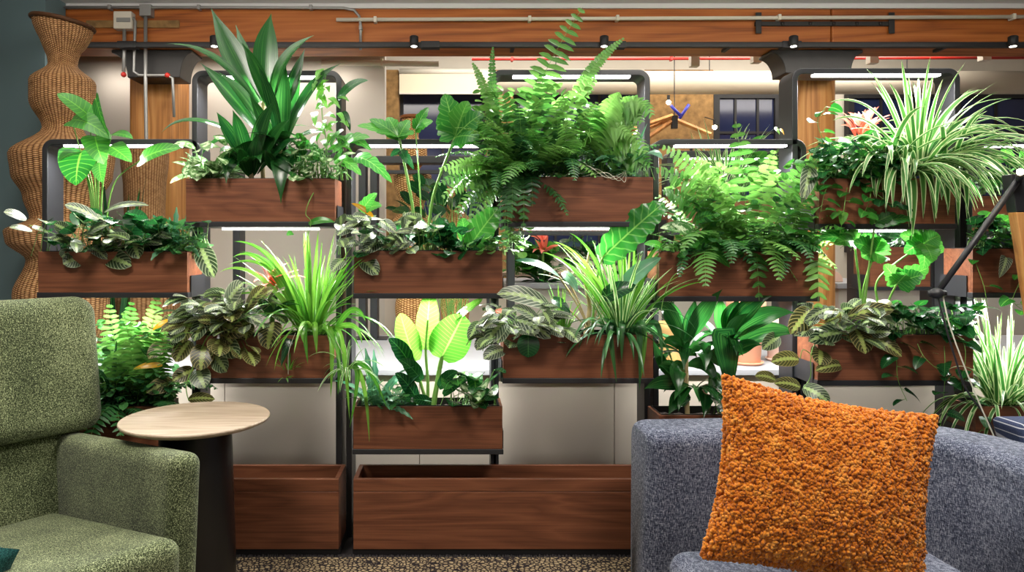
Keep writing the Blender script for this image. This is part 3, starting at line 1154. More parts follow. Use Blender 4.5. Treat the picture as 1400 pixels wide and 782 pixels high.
def pot(label, cx, Y, ytop, hw0, hw1, mat, z0=LZ, grp=None):
    X = PX(cx, Y)
    zt = PZ(ytop, Y)
    r0, r1 = hw0 * Y / FPX, hw1 * Y / FPX
    t = thing('flower_pot', label, 'pot', (X, Y, z0), grp)
    h = zt - z0
    mb = MB()
    mb.lathe([(r1, 0), (r1 + 0.004, 0.006), (r1 + (r0 - r1) * 0.78, h * 0.78), (r0 * 1.0, h * 0.8), (r0 * 1.06, h * 0.82), (r0 * 1.06, h), (r0 * 0.92, h), (r0 * 0.88, h * 0.85), (0.01, h * 0.84)], 32, (X, Y, z0))
    mb.build('pot_body', mat, t, smooth=True)
    mb = MB()
    mb.lathe([(r1 * 1.1, 0), (r1 * 1.35, 0.012), (r1 * 1.3, 0.016), (r1 * 1.04, 0.006)], 32, (X, Y, z0))
    mb.build('saucer', mat, t, smooth=True)


pot('large terracotta pot on grey ledge behind the orange pillow', 1020, 3.56, 412, 24, 17, M['terra'], grp='pots on the grey ledge')
pot('blush pot on grey ledge right of the terracotta pot', 1066, 3.66, 436, 20, 14, M['pink'], grp='pots on the grey ledge')
pot('wooden-brown pot on grey ledge behind the right-hand broad-leaved corn plant', 916, 3.6, 440, 17, 13, M['rope'], grp='pots on the grey ledge')
for cx, hw, Y, m, lb, yt in ((1137, 13, 5.25, 'pink', 'blush arched ornament on the counter', 388), (1122, 13, 5.32, 'white', 'white arched ornament on the counter', 392)):
    X = PX(cx, Y)
    r = hw * Y / FPX
    zt = PZ(yt, Y)
    path = [(X + r * math.cos(a), max(1.05, zt - r) + r * math.sin(a)) for a in [PI * k / 16 for k in range(17)]] + [(X - r, 1.04), (X + r, 1.04)]
    n = len(path)
    mb = MB()
    mb.add([(a, Y - 0.03, z) for a, z in path] + [(a, Y + 0.03, z) for a, z in path], [tuple(range(n))[::-1], tuple(range(n, 2 * n))] + [(i, (i + 1) % n, n + (i + 1) % n, n + i) for i in range(n)])
    tag(mb.build('arched_ornament', M[m], None, bevel=0.006), lb, 'ornament')


# ------------------------------------------------------------------ racks
YL, YL2 = 3.215, 3.35     # legs stand behind the planters
YF, YK = 3.02, 3.2       # front and back of the planters
LEDP = 14


def rounded(x0, x1, zt, r=0.05, n=8, z0=0.0):
    path = [(x0, z0)]
    for k in range(n + 1):
        a = PI - (PI / 2) * k / n
        path.append((x0 + r + r * math.cos(a), zt - r + r * math.sin(a)))
    for k in range(n + 1):
        a = PI / 2 - (PI / 2) * k / n
        path.append((x1 - r + r * math.cos(a), zt - r + r * math.sin(a)))
    path.append((x1, z0))
    return path


def rack(label, x0, x1, ytop, boxes, leds, yl=YL, yl2=YL2, yf=YF, yk=YK, z0=0.0, th=0.026, name='plant_rack', group='front plant racks', feet=False, rails=(), power=None, hoop_led=True):
    X0, X1 = PX(x0, yl), PX(x1, yl)
    zt = PZ(ytop, yl)
    t = thing(name, label, 'plant rack', ((X0 + X1) / 2, (yl + yl2) / 2, z0), group)
    mb = MB()
    mb.sweep(rounded(X0, X1, zt, z0=z0 + (0.006 if feet else 0)), th, yl, yl2)
    fr_ = mb.build('frame', M['black'], t, bevel=0.003)
    if feet:
        for X in (X0, X1 - th):
            B(X - 0.06, X + th + 0.06, yl - 0.02, yl2 + 0.02, z0, z0 + 0.006).build('foot_plate', M['black'], fr_)
    for yr in rails:
        B(X0 + th, X1 - th, yl + 0.02, yl + 0.05, PZ(yr + 5, yl), PZ(yr, yl)).build('rail', M['black'], t, bevel=0.002)
    pw = power or LEDP
    if hoop_led:
        B(X0 + 0.1, X1 - 0.09, yl - 0.004, yl + 0.03, zt - th - 0.009, zt - th).build('light_bar', M['led'], t)
        area('grow_lamp', ((X0 + X1) / 2, yl + 0.005, zt - th - 0.03), X1 - X0 - 0.2, 0.04, pw, (1, 0.99, 0.96), (math.radians(-8), 0, 0), t)
    for i, (bx0, bx1, yt, yb) in enumerate(boxes):
        A, Bx = PX(bx0, yf), PX(bx1, yf)
        zb = PZ(yb, yf)
        tr = MB()
        tr.box(A - 0.004, Bx + 0.004, yf - 0.004, yl - 0.001, zb - 0.022, zb)
        tr.box(A + 0.02, Bx - 0.02, yl - 0.001, yl2 - 0.03, zb - 0.022, zb - 0.004)
        sh = tr.build('shelf_tray', M['black'], t, bevel=0.002)
        for X in (A - 0.006, Bx + 0.003):
            B(X, X + 0.003, yf + 0.03, yl, zb - 0.02, zb + 0.07).build('side_bracket', M['black'], sh)
        if i < leds:
            B(A + 0.1, Bx - 0.1, yl - 0.03, yl - 0.008, zb - 0.032, zb - 0.023).build('shelf_light', M['led'], sh)
            area('shelf_lamp', ((A + Bx) / 2, yl - 0.03, zb - 0.045), Bx - A - 0.18, 0.03, pw * 0.9, (1, 0.99, 0.96), (math.radians(-10), 0, 0), t)
    return t


def planter(label, x0, x1, yt, yb, yf=YF, yk=YK, group='walnut planter boxes'):
    X0, X1, Z0, Z1 = PX(x0, yf), PX(x1, yf), PZ(yb, yf), PZ(yt, yf)
    t = thing('planter_box', label, 'planter', ((X0 + X1) / 2, (yf + yk) / 2, Z0), group)
    w = 0.012
    B(X0, X1, yf, yf + w, Z0, Z1).build('front_panel', M['walnut'], t, bevel=0.0015)
    B(X0, X1, yk - w, yk, Z0, Z1).build('back_panel', M['walnut'], t, bevel=0.0015)
    B(X0, X0 + w, yf + w, yk - w, Z0, Z1).build('side_panel', M['walnut'], t)
    B(X1 - w, X1, yf + w, yk - w, Z0, Z1).build('side_panel', M['walnut'], t)
    mb = MB()
    e = 0.003
    for a in ((X0 + w, X1 - w, yf + w, yf + w + e), (X0 + w, X1 - w, yk - w - e, yk - w), (X0 + w, X0 + w + e, yf + w + e, yk - w - e), (X1 - w - e, X1 - w, yf + w + e, yk - w - e)):
        mb.box(*a, Z0 + 0.004, Z1 + 0.003)
    mb.build('liner', M['blackmatt'], t)
    R = random.Random(int(x0 * 7 + yt))
    nx, ny = 40, 10
    vs, fs = [], []
    a0, a1, b0, b1 = X0 + w + e, X1 - w - e, yf + w + e, yk - w - e
    for j in range(ny + 1):
        for i in range(nx + 1):
            vs.append((a0 + (a1 - a0) * i / nx, b0 + (b1 - b0) * j / ny, Z1 - 0.03 + R.uniform(-0.006, 0.008)))
    for j in range(ny):
        for i in range(nx):
            k = j * (nx + 1) + i
            fs.append((k, k + 1, k + nx + 2, k + nx + 1))
    mb = MB()
    mb.add(vs, fs)
    mb.box(a0, a1, b0, b1, Z0 + 0.004, Z1 - 0.038)
    mb.build('soil', M['soil'], t, smooth=True)
    return t


BX = {
    'S1': [(52, 256, 344, 400), (-60, 222, 556, 612)], 'T1': [(254, 458, 244, 303), (268, 452, 459, 517)],
    'S2': [(484, 687, 343, 401), (483, 687, 556, 614)], 'T2': [(688, 893, 242, 303), (688, 893, 458, 517)],
    'S3': [(901, 1119, 344, 405), (901, 1105, 568, 626)], 'T3': [(1120, 1306, 244, 306), (1118, 1331, 458, 520)],
    'S4': [(1330, 1530, 340, 400), (1334, 1540, 556, 612)],
}
for k, x0, x1, yt, lb in (
        ('S1', 57, 274, 190, 'low black plant rack beside the teal wall'),
        ('T1', 262, 467, 96, 'tall black plant rack holding the broad-leaved corn plant'),
        ('S2', 473, 682, 190, 'low black plant rack above the empty wooden trough, in the middle'),
        ('T2', 671, 889, 95, 'tall black plant rack holding the large bushy fern'),
        ('S3', 893, 1103, 190, 'low black plant rack left of the round timber column'),
        ('T3', 1083, 1313, 93, 'tall black plant rack before the round timber column'),
        ('S4', 1322, 1530, 190, 'low black plant rack cut by the right edge')):
    rack(lb, x0, x1, yt, BX[k], 1)
PLB = {
    'S1': ('walnut planter under the silver prayer plant by the teal wall', 'dark walnut planter half hidden by the green armchair'),
    'T1': ('walnut planter under the corn plant, hung high', 'walnut planter behind the olive prayer plant above the side table'),
    'S2': ('walnut planter with the long-stemmed lobed philodendron', 'walnut planter holding the yellow-green paddle-leaved plant'),
    'T2': ('walnut planter under the bushy fern, hung high', 'walnut planter with a long jagged leaf rising from it'),
    'S3': ('walnut planter with fern fronds hanging down its face', 'walnut planter just behind the blue sofa arm'),
    'T3': ('walnut planter under the white-striped spider plant', 'walnut planter above the top of the orange pillow'),
    'S4': ('walnut planter at right edge behind the lamp arm', 'walnut planter low behind the blue sofa at far right'),
}
for k in BX:
    for b, lb in zip(BX[k], PLB[k]):
        planter(lb, *b)

# planter racks of the second row, on the ledge
YR = 4.46
for x0, x1, yt, bx, lb, lp, rl in (
        (318, 500, 205, [], 'rear black rack against the white wall', 0, ()),
        (506, 676, 213, [], 'rear black rack round the wicker totem vase', 0, (232,)),
        (694, 866, 186, [(696, 856, 268, 316)], 'rear black rack behind the bushy fern', 1, ()),
        (912, 1076, 206, [(914, 1068, 268, 316)], 'rear black rack left of the round timber column', 1, (236,)),
        (1172, 1284, 300, [(1190, 1272, 338, 392)], 'rear black rack below the spider plant', 1, ()),
        (1322, 1490, 190, [(1326, 1480, 268, 316)], 'rear black rack seen through the right edge plants', 1, ())):
    rack(lb, x0, x1, yt, bx, 0, YR, YR + 0.12, YR - 0.19, YR - 0.005, LZ, 0.045, 'plant_rack', 'rear plant racks', True, rl, 4.0, bool(bx))
    for b in bx:
        planter('walnut planter of the ' + lb, *b, yf=YR - 0.19, yk=YR - 0.01, group='rear planter boxes')


# long troughs on the floor
def trough(label, x0, x1):
    y0, y1 = 3.0, 3.205
    X0, X1 = PX(x0, y0), PX(x1, y0)
    zt = PZ(655, y0)
    zs = PZ(672, y0)
    zk = PZ(751, y0)
    t = thing('wooden_trough', label, 'trough', ((X0 + X1) / 2, 3.1, 0), 'empty troughs on the floor')
    w = 0.018
    B(X0, X1, y0, y0 + w, zk, zs - 0.002).build('front_panel', M['walnut'], t, bevel=0.002)
    B(X0, X1, y0, y0 + w, zs, zt).build('top_rail', M['walnut'], t, bevel=0.002)
    B(X0, X1, y1 - w, y1, zk, zt).build('back_panel', M['walnut'], t, bevel=0.002)
    for a in (X0, X1 - w):
        B(a, a + w, y0 + w, y1 - w, zk, zt).build('end_panel', M['walnut'], t)
    B(X0 + w, X1 - w, y0 + w, y1 - w, zk + 0.01, zk + 0.03).build('bottom_board', M['walnut'], t)
    B(X0 - 0.004, X1 + 0.004, y0 + 0.006, y1, 0, zk).build('plinth', M['plinth'], t)


trough('empty walnut trough right of the side table', 262, 463)
trough('longer empty walnut trough between the posts and blue sofa', 483, 892)


# ------------------------------------------------------------------ plants
YP = 3.11
F, FD = L['fern'], L['fernd']
FRONT = (0, -1, 0.35)
UPF = (0, -0.6, 1)

# ---- low rack by the teal wall, upper planter
p = Plant('heart_leaf_philodendron', 'long-stalked heart-leaved plant rising before the tall wicker vase', 134, 346, YP, seed=2)
for (bx, by, tx, ty, wd, bow, nh) in ((122, 158, 78, 128, 30, .12, (0.2, -.6, .8)), (98, 164, 153, 191, 26, .2, (-.2, -.7, .7)), (131, 134, 150, 190, 20, .05, (-.8, -.6, .2)),
                                  (112, 206, 104, 254, 44, .05, (0, -1, .1)), (130, 186, 142, 225, 27, .05, (.3, -1, .2)), (150, 200, 180, 222, 26, .1, (0, -.5, .8)),
                                  (192, 219, 249, 202, 25, .1, (-.2, -.8, .6)), (104, 208, 80, 220, 20, .1, (0, -.5, 1)), (152, 184, 182, 190, 18, .15, UPF), (136, 222, 140, 250, 17, .05, FRONT)):
    p.lf(L['phil'], bx, by, tx, ty, wd * 1.25, 'heart', bow=bow, nh=nh, Yb=3.12, Yt=3.06, back=0.5, n=12)
    mid = (134 + (bx - 134) * 0.35, 255)
    p.st([(134 + (bx - 134) * 0.12, 350, YP), (*mid, YP + .01), (bx, by, 3.12)], 0.0042, 0.0026)
p.finish()
p = Plant('prayer_plant', 'silver-veined prayer plant trailing over the planter by teal wall', 130, 350, 3.08, seed=3)
for r in ((36, 300, 5, 290, 15), (44, 316, 13, 311, 11), (66, 318, 44, 312, 14), (135, 300, 88, 280, 15), (118, 324, 147, 308, 18), (143, 290, 204, 281, 10), (148, 318, 177, 328, 14), (116, 334, 90, 336, 19), (123, 338, 147, 355, 14), (193, 334, 222, 334, 13), (205, 322, 235, 326, 11)):
    p.lf(L['silver'], *r, Yb=3.07, Yt=3.0, bow=.15, nh=(0, -.8, .6))
for r in ((182, 325, 190, 354, 24), (116, 352, 86, 361, 24), (143, 350, 180, 364, 25), (274, 336, 293, 380, 26), (96, 318, 74, 306, 16), (90, 326, 70, 330, 15), (158, 338, 138, 330, 14), (100, 344, 84, 352, 18)):
    p.lf(L['prayer'], *r, Yb=3.05, Yt=3.0, bow=.1, nh=(0, -1, .25))
p.mound(L['prayer'], 60, 215, 300, 340, 3.08, 26, .1, .028, by=350)
p.st([(130, 350, 3.08), (80, 322, 3.07), (40, 308, 3.03)], .002)
p.st([(200, 348, 3.1), (250, 330, 3.06), (280, 332, 3.04)], .002)
p.finish()
p = Plant('bird_nest_fern', 'wavy-leaved dark fern at right end of the planter by teal wall', 228, 350, YP, seed=4)
p.rosette(L['dark'], 200, 345, 3.1, 7, .12, .2, .03, 30, 80, 1.0, 'oval', cols=C5)
p.rosette(L['blue'], 240, 346, 3.1, 14, .12, .22, .022, 25, 85, 1.4, 'wavy', segs=26)
p.lf(L['dark'], 196, 320, 175, 288, 30, 'oval', nh=(.3, -.8, .4))
p.mound(FD, 215, 285, 305, 345, 3.08, 90, .055, .018, by=350)
p.mound(L['dark'], 60, 230, 300, 345, 3.1, 70, .08, .03, by=350)
p.finish()

# ---- tall rack, the corn plant
p = Plant('corn_plant', 'tall corn plant with broad arching leaves, highest in the photo', 372, 248, YP, seed=5)
p.st([(380, 250, YP), (382, 215, YP), (384, 180, YP)], .013, .011, M['cane'], 'cane', 10)
p.st([(360, 250, 3.15), (358, 200, 3.15), (360, 138, 3.14)], .010, .009, M['cane'], 'cane', 10)
p.st([(342, 250, YP), (344, 240, YP), (345, 228, YP)], .011, .01, M['cane'], 'cane', 10)
CP = L['corn']
for (bx, by, tx, ty, wd, ctrl, nh, yt) in (
        (354, 140, 288, 10, 34, (322, 85), (.3, -1, .2), 3.14), (352, 142, 225, 60, 24, (295, 58), (.1, -.5, 1), 3.02), (366, 140, 371, 18, 34, (358, 70), (.2, -1, .1), 3.16),
        (372, 145, 430, 48, 28, (378, 72), (-.4, -.8, .6), 3.05), (358, 138, 322, 33, 18, (338, 85), (.5, -1, .1), 3.2), (368, 150, 330, 58, 20, (355, 95), (.3, -1, .3), 3.0),
        (386, 160, 417, 66, 20, (402, 110), (-.3, -1, .1), 3.18), (362, 190, 274, 86, 28, (312, 122), (.3, -.8, .7), 3.0), (366, 186, 298, 98, 20, (335, 125), (.4, -.8, .6), 2.98),
        (388, 200, 391, 88, 24, (384, 130), (0, -1, .1), 3.08), (386, 205, 411, 92, 18, (400, 140), (-.2, -1, .1), 3.14), (386, 210, 352, 88, 16, (372, 130), (.3, -1, .2), 3.0),
        (388, 205, 466, 87, 20, (415, 110), (-.4, -.9, .4), 3.05), (388, 210, 432, 118, 16, (400, 140), (-.4, -.9, .4), 3.12), (378, 215, 340, 128, 18, (362, 165), (.3, -1, .2), 3.0), (360, 205, 220, 182, 15, (258, 138), (.1, -.6, 1), 3.0)):
    p.lf(CP, bx, by, tx, ty, wd * 1.0, 'corn', Yb=YP, Yt=yt, ctrl=ctrl, nh=nh, fold=.22, n=14)
for (bx, by, tx, ty, wd, ctrl, nh) in (
        (345, 236, 296, 153, 18, (310, 175), (.3, -1, .3)), (346, 232, 376, 136, 24, (352, 175), (-.2, -1, .2)), (344, 236, 318, 150, 20, (330, 180), (.2, -1, .2)), (350, 235, 396, 163, 20, (372, 180), (-.3, -1, .3)),
        (340, 235, 300, 208, 18, (312, 195), (.2, -.7, .7)), (352, 238, 406, 188, 18, (385, 195), (-.2, -.8, .6)), (384, 218, 384, 279, 26, (384, 200), (0, -1, .2)), (340, 232, 309, 252, 24, (312, 196), (.1, -1, .3)),
        (388, 205, 442, 180, 20, (415, 178), (-.1, -.6, .8)), (356, 222, 402, 246, 18, (384, 205), (0, -.9, .4)), (346, 240, 352, 180, 22, (350, 210), (0, -1, .2)), (342, 242, 328, 200, 18, (332, 215), (.2, -1, .2)), (384, 240, 410, 210, 16, (400, 220), FRONT), (380, 238, 362, 205, 16, (368, 215), FRONT)):
    p.lf(CP, bx, by, tx, ty, wd * 1.02, 'corn', Yb=YP, Yt=2.99, ctrl=ctrl, Yc=3.02, nh=nh, fold=.2, n=14)
p.rosette(CP, 350, 205, 3.1, 10, .2, .3, .024, 10, 55, 2.2, 'corn', segs=12, cols=C5)
p.rosette(CP, 345, 232, 3.1, 7, .14, .24, .024, 15, 70, 1.8, 'corn', segs=10, cols=C5)
p.rosette(CP, 385, 205, 3.1, 8, .18, .28, .026, 10, 60, 2.0, 'corn', segs=10, cols=C5)
p.finish()
p = Plant('peace_lily', 'pale variegated leafy plant at left end of the high left planter', 290, 247, YP, seed=6)
p.rosette(L['pale'], 288, 244, YP, 26, .12, .2, .024, 10, 70, 1.2, 'oval', cols=C5)
p.mound(L['pale'], 255, 320, 195, 240, YP, 22, .1, .024, by=246, droop=1.0)
p.finish()
p = Plant('swiss_cheese_vine', 'bright perforated-leaf vine climbing at right end of high left planter', 440, 247, YP, seed=7)
p.st([(438, 248, 3.12), (446, 200, 3.13), (440, 150, 3.14), (446, 98, 3.12)], .003)
p.st([(442, 246, 3.1), (470, 232, 3.06), (510, 214, 3.04)], .0025)
p.st([(440, 246, 3.1), (425, 270, 3.0), (418, 292, 2.99), (425, 305, 2.99), (415, 340, 3.0)], .0022)
for i in range(34):
    y = p.R.uniform(92, 205)
    x = 445 + p.R.uniform(-16, 22)
    a = p.R.uniform(-1, 1)
    p.lf(L['banana'], x, y, x + a * 16, y + p.R.uniform(4, 20), p.R.uniform(8, 12), 'lobed', Yb=3.12, Yt=3.05, nh=(a * .3, -1, .3), n=14)
for r in ((455, 205, 506, 188, 28), (468, 190, 508, 206, 22), (486, 214, 536, 250, 26), (460, 218, 494, 240, 24), (452, 200, 470, 178, 20), (478, 200, 458, 186, 18)):
    p.lf(L['lobed'], *r, prof='lobed', Yb=3.08, Yt=3.0, bow=.2, nh=(0, -.8, .6), n=24)
p.lf(L['dark'], 462, 136, 504, 110, 18, 'lance', bow=.25, nh=(.1, -.7, .6))
p.lf(L['dark'], 470, 152, 479, 180, 10, 'lance')
p.mound(L['pothos'], 395, 470, 190, 243, 3.1, 60, .06, .018, by=246)
p.mound(L['pale'], 395, 470, 205, 243, 3.06, 30, .06, .02, by=246)
p.lf(L['pothos'], 422, 306, 458, 304, 11, 'lance', bow=.2, Yb=3.0, Yt=2.98)
p.lf(L['pothos'], 400, 318, 392, 322, 9, 'heart', Yb=3.0, Yt=2.98)
p.finish()

# ---- low rack in the middle, upper planter
p = Plant('lobed_philodendron', 'lobed philodendron with two tall pale stalks in the middle planter', 580, 346, YP, seed=8)
p.st([(573, 348, YP), (562, 270, YP), (546, 190, YP)], .0075, .0055, n=8, part='stalk', solo=True)
p.st([(584, 348, YP), (592, 270, YP), (622, 188, 3.09)], .0075, .0055, n=8, part='stalk', solo=True)
p.st([(578, 348, YP), (574, 260, 3.14), (568, 176, 3.13)], .004, .003, part='stalk', solo=True)
LB = L['lobed']


def lobes(p, mat, jx, jy, arms, Y, w, part='foliage', nh=(0, -1, .35)):
    """a lobed blade: fingers fanned round the end of its stalk, joined at the heart"""
    for (tx, ty, yt) in arms:
        p.lf(mat, jx, jy, tx, ty, w, 'lobed', Yb=Y, Yt=yt, bow=.12, nh=nh, n=22, fold=.1)


lobes(p, LB, 622, 188, ((608, 128, 3.05), (640, 138, 3.03), (662, 155, 3.0), (678, 182, 3.0), (655, 190, 2.98), (598, 160, 3.08)), 3.09, 46)
lobes(p, LB, 545, 188, ((488, 172, 3.05), (505, 163, 3.08), (530, 160, 3.12), (560, 164, 3.1), (565, 184, 3.0), (515, 182, 3.0)), 3.1, 30, nh=(0, -.7, .7))
lobes(p, LB, 568, 177, ((586, 147, 3.1), (592, 166, 3.08), (578, 174, 3.04)), 3.13, 20)
lobes(p, L['dark'], 548, 206, ((566, 232, 3.05), (534, 214, 3.06), (556, 224, 3.02)), 3.1, 14)
p.finish()
p = Plant('prayer_plant', 'prayer plant spilling over left end of the middle planter', 515, 348, 3.08, seed=9)
for r in ((498, 306, 470, 312, 13), (512, 318, 494, 332, 16), (522, 328, 498, 346, 22), (530, 322, 546, 336, 18), (520, 302, 541, 318, 15), (552, 318, 567, 294, 24), (578, 318, 540, 318, 9), (480, 310, 461, 322, 18), (470, 355, 454, 371, 17), (492, 332, 468, 337, 14), (505, 300, 482, 296, 14), (560, 330, 545, 342, 14)):
    p.lf(L['silver'], *r, Yb=3.07, Yt=3.0, bow=.12, nh=(0, -.9, .5))
p.lf(L['prayer'], 494, 352, 517, 376, 22, 'oval', Yb=3.04, Yt=3.0, bow=.1)
p.lfs(L['lobed'], [(494, 290, 516, 264, 22), (505, 284, 522, 282, 18)], prof='lobed', n=20)
p.lf(L['gold'], 510, 296, 480, 278, 8, 'lance')
p.mound(L['prayer'], 465, 600, 300, 342, 3.08, 46, .085, .028, by=348)
p.mound(L['dark'], 490, 620, 310, 345, 3.12, 40, .08, .03, by=348)
p.st([(515, 348, 3.08), (490, 350, 3.02), (462, 355, 3.0)], .002)
p.finish()
p = Plant('bird_nest_fern', 'broad upright yellow-green fern leaf at right end of middle planter', 640, 347, YP, seed=10)
p.lf(L['lobed'], 640, 340, 682, 284, 40, 'paddle', Yb=3.1, Yt=3.02, bow=.05, nh=(-.2, -1, .3), wave=.12, wn=5, n=24)
p.lf(L['lobed'], 636, 330, 632, 298, 20, 'paddle', wave=.1, wn=4, n=18)
p.lf(L['dark'], 610, 338, 620, 303, 24, 'heart', back=.6, nh=(.1, -.9, .5))
p.lf(L['silver'], 612, 330, 596, 318, 26, 'heart', back=.5)
p.lf(L['dark'], 590, 330, 612, 300, 26, 'paddle', wave=.1, n=18)
p.mound(L['dark'], 590, 680, 315, 346, 3.08, 26, .09, .03, by=348)
p.mound(F, 640, 690, 325, 350, 3.07, 24, .05, .02, by=349)
p.finish()

# ---- tall rack in the middle, the big fern
p = Plant('boston_fern', 'large bushy fern with one tall upright frond beside the middle hoop', 745, 246, YP, seed=11)
pw = .0085
p.frondto(F, 700, 235, 797, 10, .085, .0125, Yb=3.1, Yt=3.06, ctrl=(722, 120), nh=(0, -1, .1), gap=1.7, skip=.28)
p.frondto(F, 770, 190, 853, 52, .035, .009, ctrl=(785, 100), Yt=3.12, gap=.7, skip=.4)
p.frondto(F, 690, 235, 674, 64, .026, .009, ctrl=(668, 130), Yt=3.08, gap=.9, skip=.3)
p.frondto(F, 692, 235, 646, 86, .03, .009, ctrl=(672, 130), Yt=3.05, gap=.9, skip=.3)
p.frondto(F, 740, 235, 742, 100, .06, .010, ctrl=(738, 150), Yt=3.0, gap=1.1)
p.frondto(F, 720, 235, 690, 130, .05, .010, ctrl=(705, 160), Yt=3.0, gap=1.0)
p.frondto(F, 760, 235, 815, 108, .06, .010, ctrl=(770, 130), Yt=3.02, gap=1.0)
p.fronds(F, 735, 240, YP, 40, .22, .46, .05, .0072, 25, 88, 1.7, spread=.14, gap=.8)
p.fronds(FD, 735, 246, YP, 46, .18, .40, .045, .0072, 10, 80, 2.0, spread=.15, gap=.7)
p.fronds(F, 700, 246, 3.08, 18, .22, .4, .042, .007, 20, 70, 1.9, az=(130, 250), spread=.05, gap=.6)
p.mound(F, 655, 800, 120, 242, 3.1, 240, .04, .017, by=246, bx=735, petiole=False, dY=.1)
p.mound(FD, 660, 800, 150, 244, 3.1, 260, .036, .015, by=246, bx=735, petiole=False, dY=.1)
# long fronds reaching left over the middle planter
for (tx, ty, c) in ((598, 252, (660, 222)), (604, 270, (655, 226)), (612, 236, (660, 210)), (622, 292, (668, 235)), (640, 305, (680, 235)), (600, 232, (660, 205)), (650, 262, (680, 215))):
    p.frondto(F, 702, 246, tx, ty, .05, .0085, Yb=3.08, Yt=3.0, ctrl=c, nh=(0, -.9, .6), gap=.4)
# fronds hanging over the left end
for (bx, tx, ty) in ((716, 716, 312), (704, 700, 300), (722, 728, 282), (706, 694, 318), (700, 690, 338)):
    p.frondto(FD, bx, 240, tx, ty, .042, .0095, Yb=3.05, Yt=2.98, ctrl=(tx, 232), Yc=2.98, nh=(0, -1, .1), gap=.4)
p.mound(F, 690, 720, 290, 345, 3.12, 40, .04, .02, by=330, bx=705)
p.finish()
p = Plant('sword_fern', 'bright ladder-like fern fronds arching at right in the hoop', 850, 246, YP, seed=12)
for (tx, ty, c) in ((878, 168, (845, 105)), (880, 146, (850, 112)), (872, 196, (842, 118)), (892, 158, (860, 98)), (848, 128, (828, 140)), (800, 150, (815, 130)), (858, 184, (828, 150)), (884, 210, (850, 150)), (890, 225, (860, 190)), (800, 180, (815, 180))):
    p.frondto(F, 800 if tx < 860 else 815, 225, tx, ty, .07, .009, Yb=3.14, Yt=3.0, ctrl=c, nh=(-.3, -1, .25), gap=.3, dr=.55)
p.rosette(L['blue'], 862, 244, 3.1, 5, .2, .26, .03, 40, 80, 1.8, 'lance', cols=C5)
p.lf(L['silver'], 852, 236, 880, 232, 14, 'lance', ctrl=(866, 176), nh=(.4, -.8, .4), n=14)
p.fronds(FD, 840, 246, YP, 22, .14, .26, .04, .008, 15, 75, 1.6, spread=.12)
p.mound(FD, 780, 885, 205, 243, 3.1, 60, .045, .014, by=246)
for k in range(4):
    p.st([(770 + k * 12, 242, 3.06), (800 + k * 14, 226 + k * 5, 3.0), (830 + k * 8, 243 + k * 2, 2.99), (856, 234 + k, 2.99)], .0018, .001, M['root'], 'runners', 4)
p.finish()

# ---- low rack left of the round column
p = Plant('boston_fern', 'wide lush fern with fronds hanging down the planter below the round column', 1020, 348, YP, seed=13)
p.frondto(F, 1022, 335, 1006, 166, .075, .013, Yt=3.02, ctrl=(1020, 250), nh=(0, -1, .2), gap=1.5)
p.frondto(F, 1010, 335, 905, 200, .06, .012, Yt=3.0, ctrl=(965, 225), gap=1.0)
p.frondto(F, 1000, 335, 896, 232, .06, .012, Yt=3.0, ctrl=(950, 235), gap=1.0)
p.frondto(F, 1035, 335, 1118, 215, .055, .012, Yt=3.0, ctrl=(1075, 240), gap=.6)
p.frondto(F, 1045, 335, 1130, 240, .055, .012, Yt=3.02, ctrl=(1090, 245), gap=.6)
p.frondto(F, 1015, 335, 952, 215, .06, .012, Yt=3.05, ctrl=(985, 245), gap=.6)
p.frondto(F, 1030, 335, 1058, 205, .055, .012, Yt=3.05, ctrl=(1040, 255), gap=.6)
p.frondto(F, 1000, 340, 906, 262, .055, .011, Yt=2.98, ctrl=(940, 262), gap=.5)
p.fronds(F, 1000, 346, YP, 30, .24, .42, .052, .0085, 20, 75, 1.8, spread=.18, gap=.8)
p.fronds(F, 1060, 346, YP, 24, .2, .38, .048, .008, 20, 75, 1.8, spread=.14, gap=.8)
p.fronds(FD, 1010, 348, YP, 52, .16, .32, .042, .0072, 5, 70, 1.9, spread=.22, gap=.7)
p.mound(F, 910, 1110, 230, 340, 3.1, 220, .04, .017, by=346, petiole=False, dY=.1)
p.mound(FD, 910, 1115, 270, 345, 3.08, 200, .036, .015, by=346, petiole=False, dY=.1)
p.frondto(F, 1034, 346, 1038, 411, .05, .013, Yb=3.06, Yt=2.985, ctrl=(1034, 332), Yc=2.985, nh=(0, -1, .05), gap=.6, skip=.1)
p.frondto(F, 1110, 350, 1118, 425, .06, .013, Yb=3.06, Yt=2.985, ctrl=(1122, 350), Yc=2.985, nh=(0, -1, .05), gap=.5, skip=.1)
p.finish()
p = Plant('arrowhead_vine', 'arrow-leaved vine at left end of the planter with hanging fronds', 930, 348, 3.08, seed=14)
for r in ((948, 318, 902, 312, 24), (953, 332, 998, 366, 26), (1012, 342, 992, 352, 16), (1010, 336, 1058, 340, 14), (953, 300, 985, 294, 18), (962, 318, 994, 340, 14), (905, 338, 880, 334, 15)):
    p.lf(L['pale'] if r[4] == 24 else L['phil'], *r, prof='heart', Yb=3.03, Yt=2.99, bow=.15, back=.7, nh=(0, -.8, .6))
    p.st([(r[0], r[1], 3.03), ((r[0] + 930) / 2, 335, 3.05), (935, 350, 3.08)], .002)
p.st([(955, 338, 3.03), (945, 362, 2.99), (920, 378, 2.98), (908, 405, 2.98), (904, 425, 2.98)], .0022, part='trailing_stem', solo=True)
p.mound(L['pothos'], 905, 950, 325, 346, 3.08, 16, .06, .024, by=350)
p.mound(L['pothos'], 1060, 1115, 325, 346, 3.08, 30, .045, .018, by=350)
p.finish()

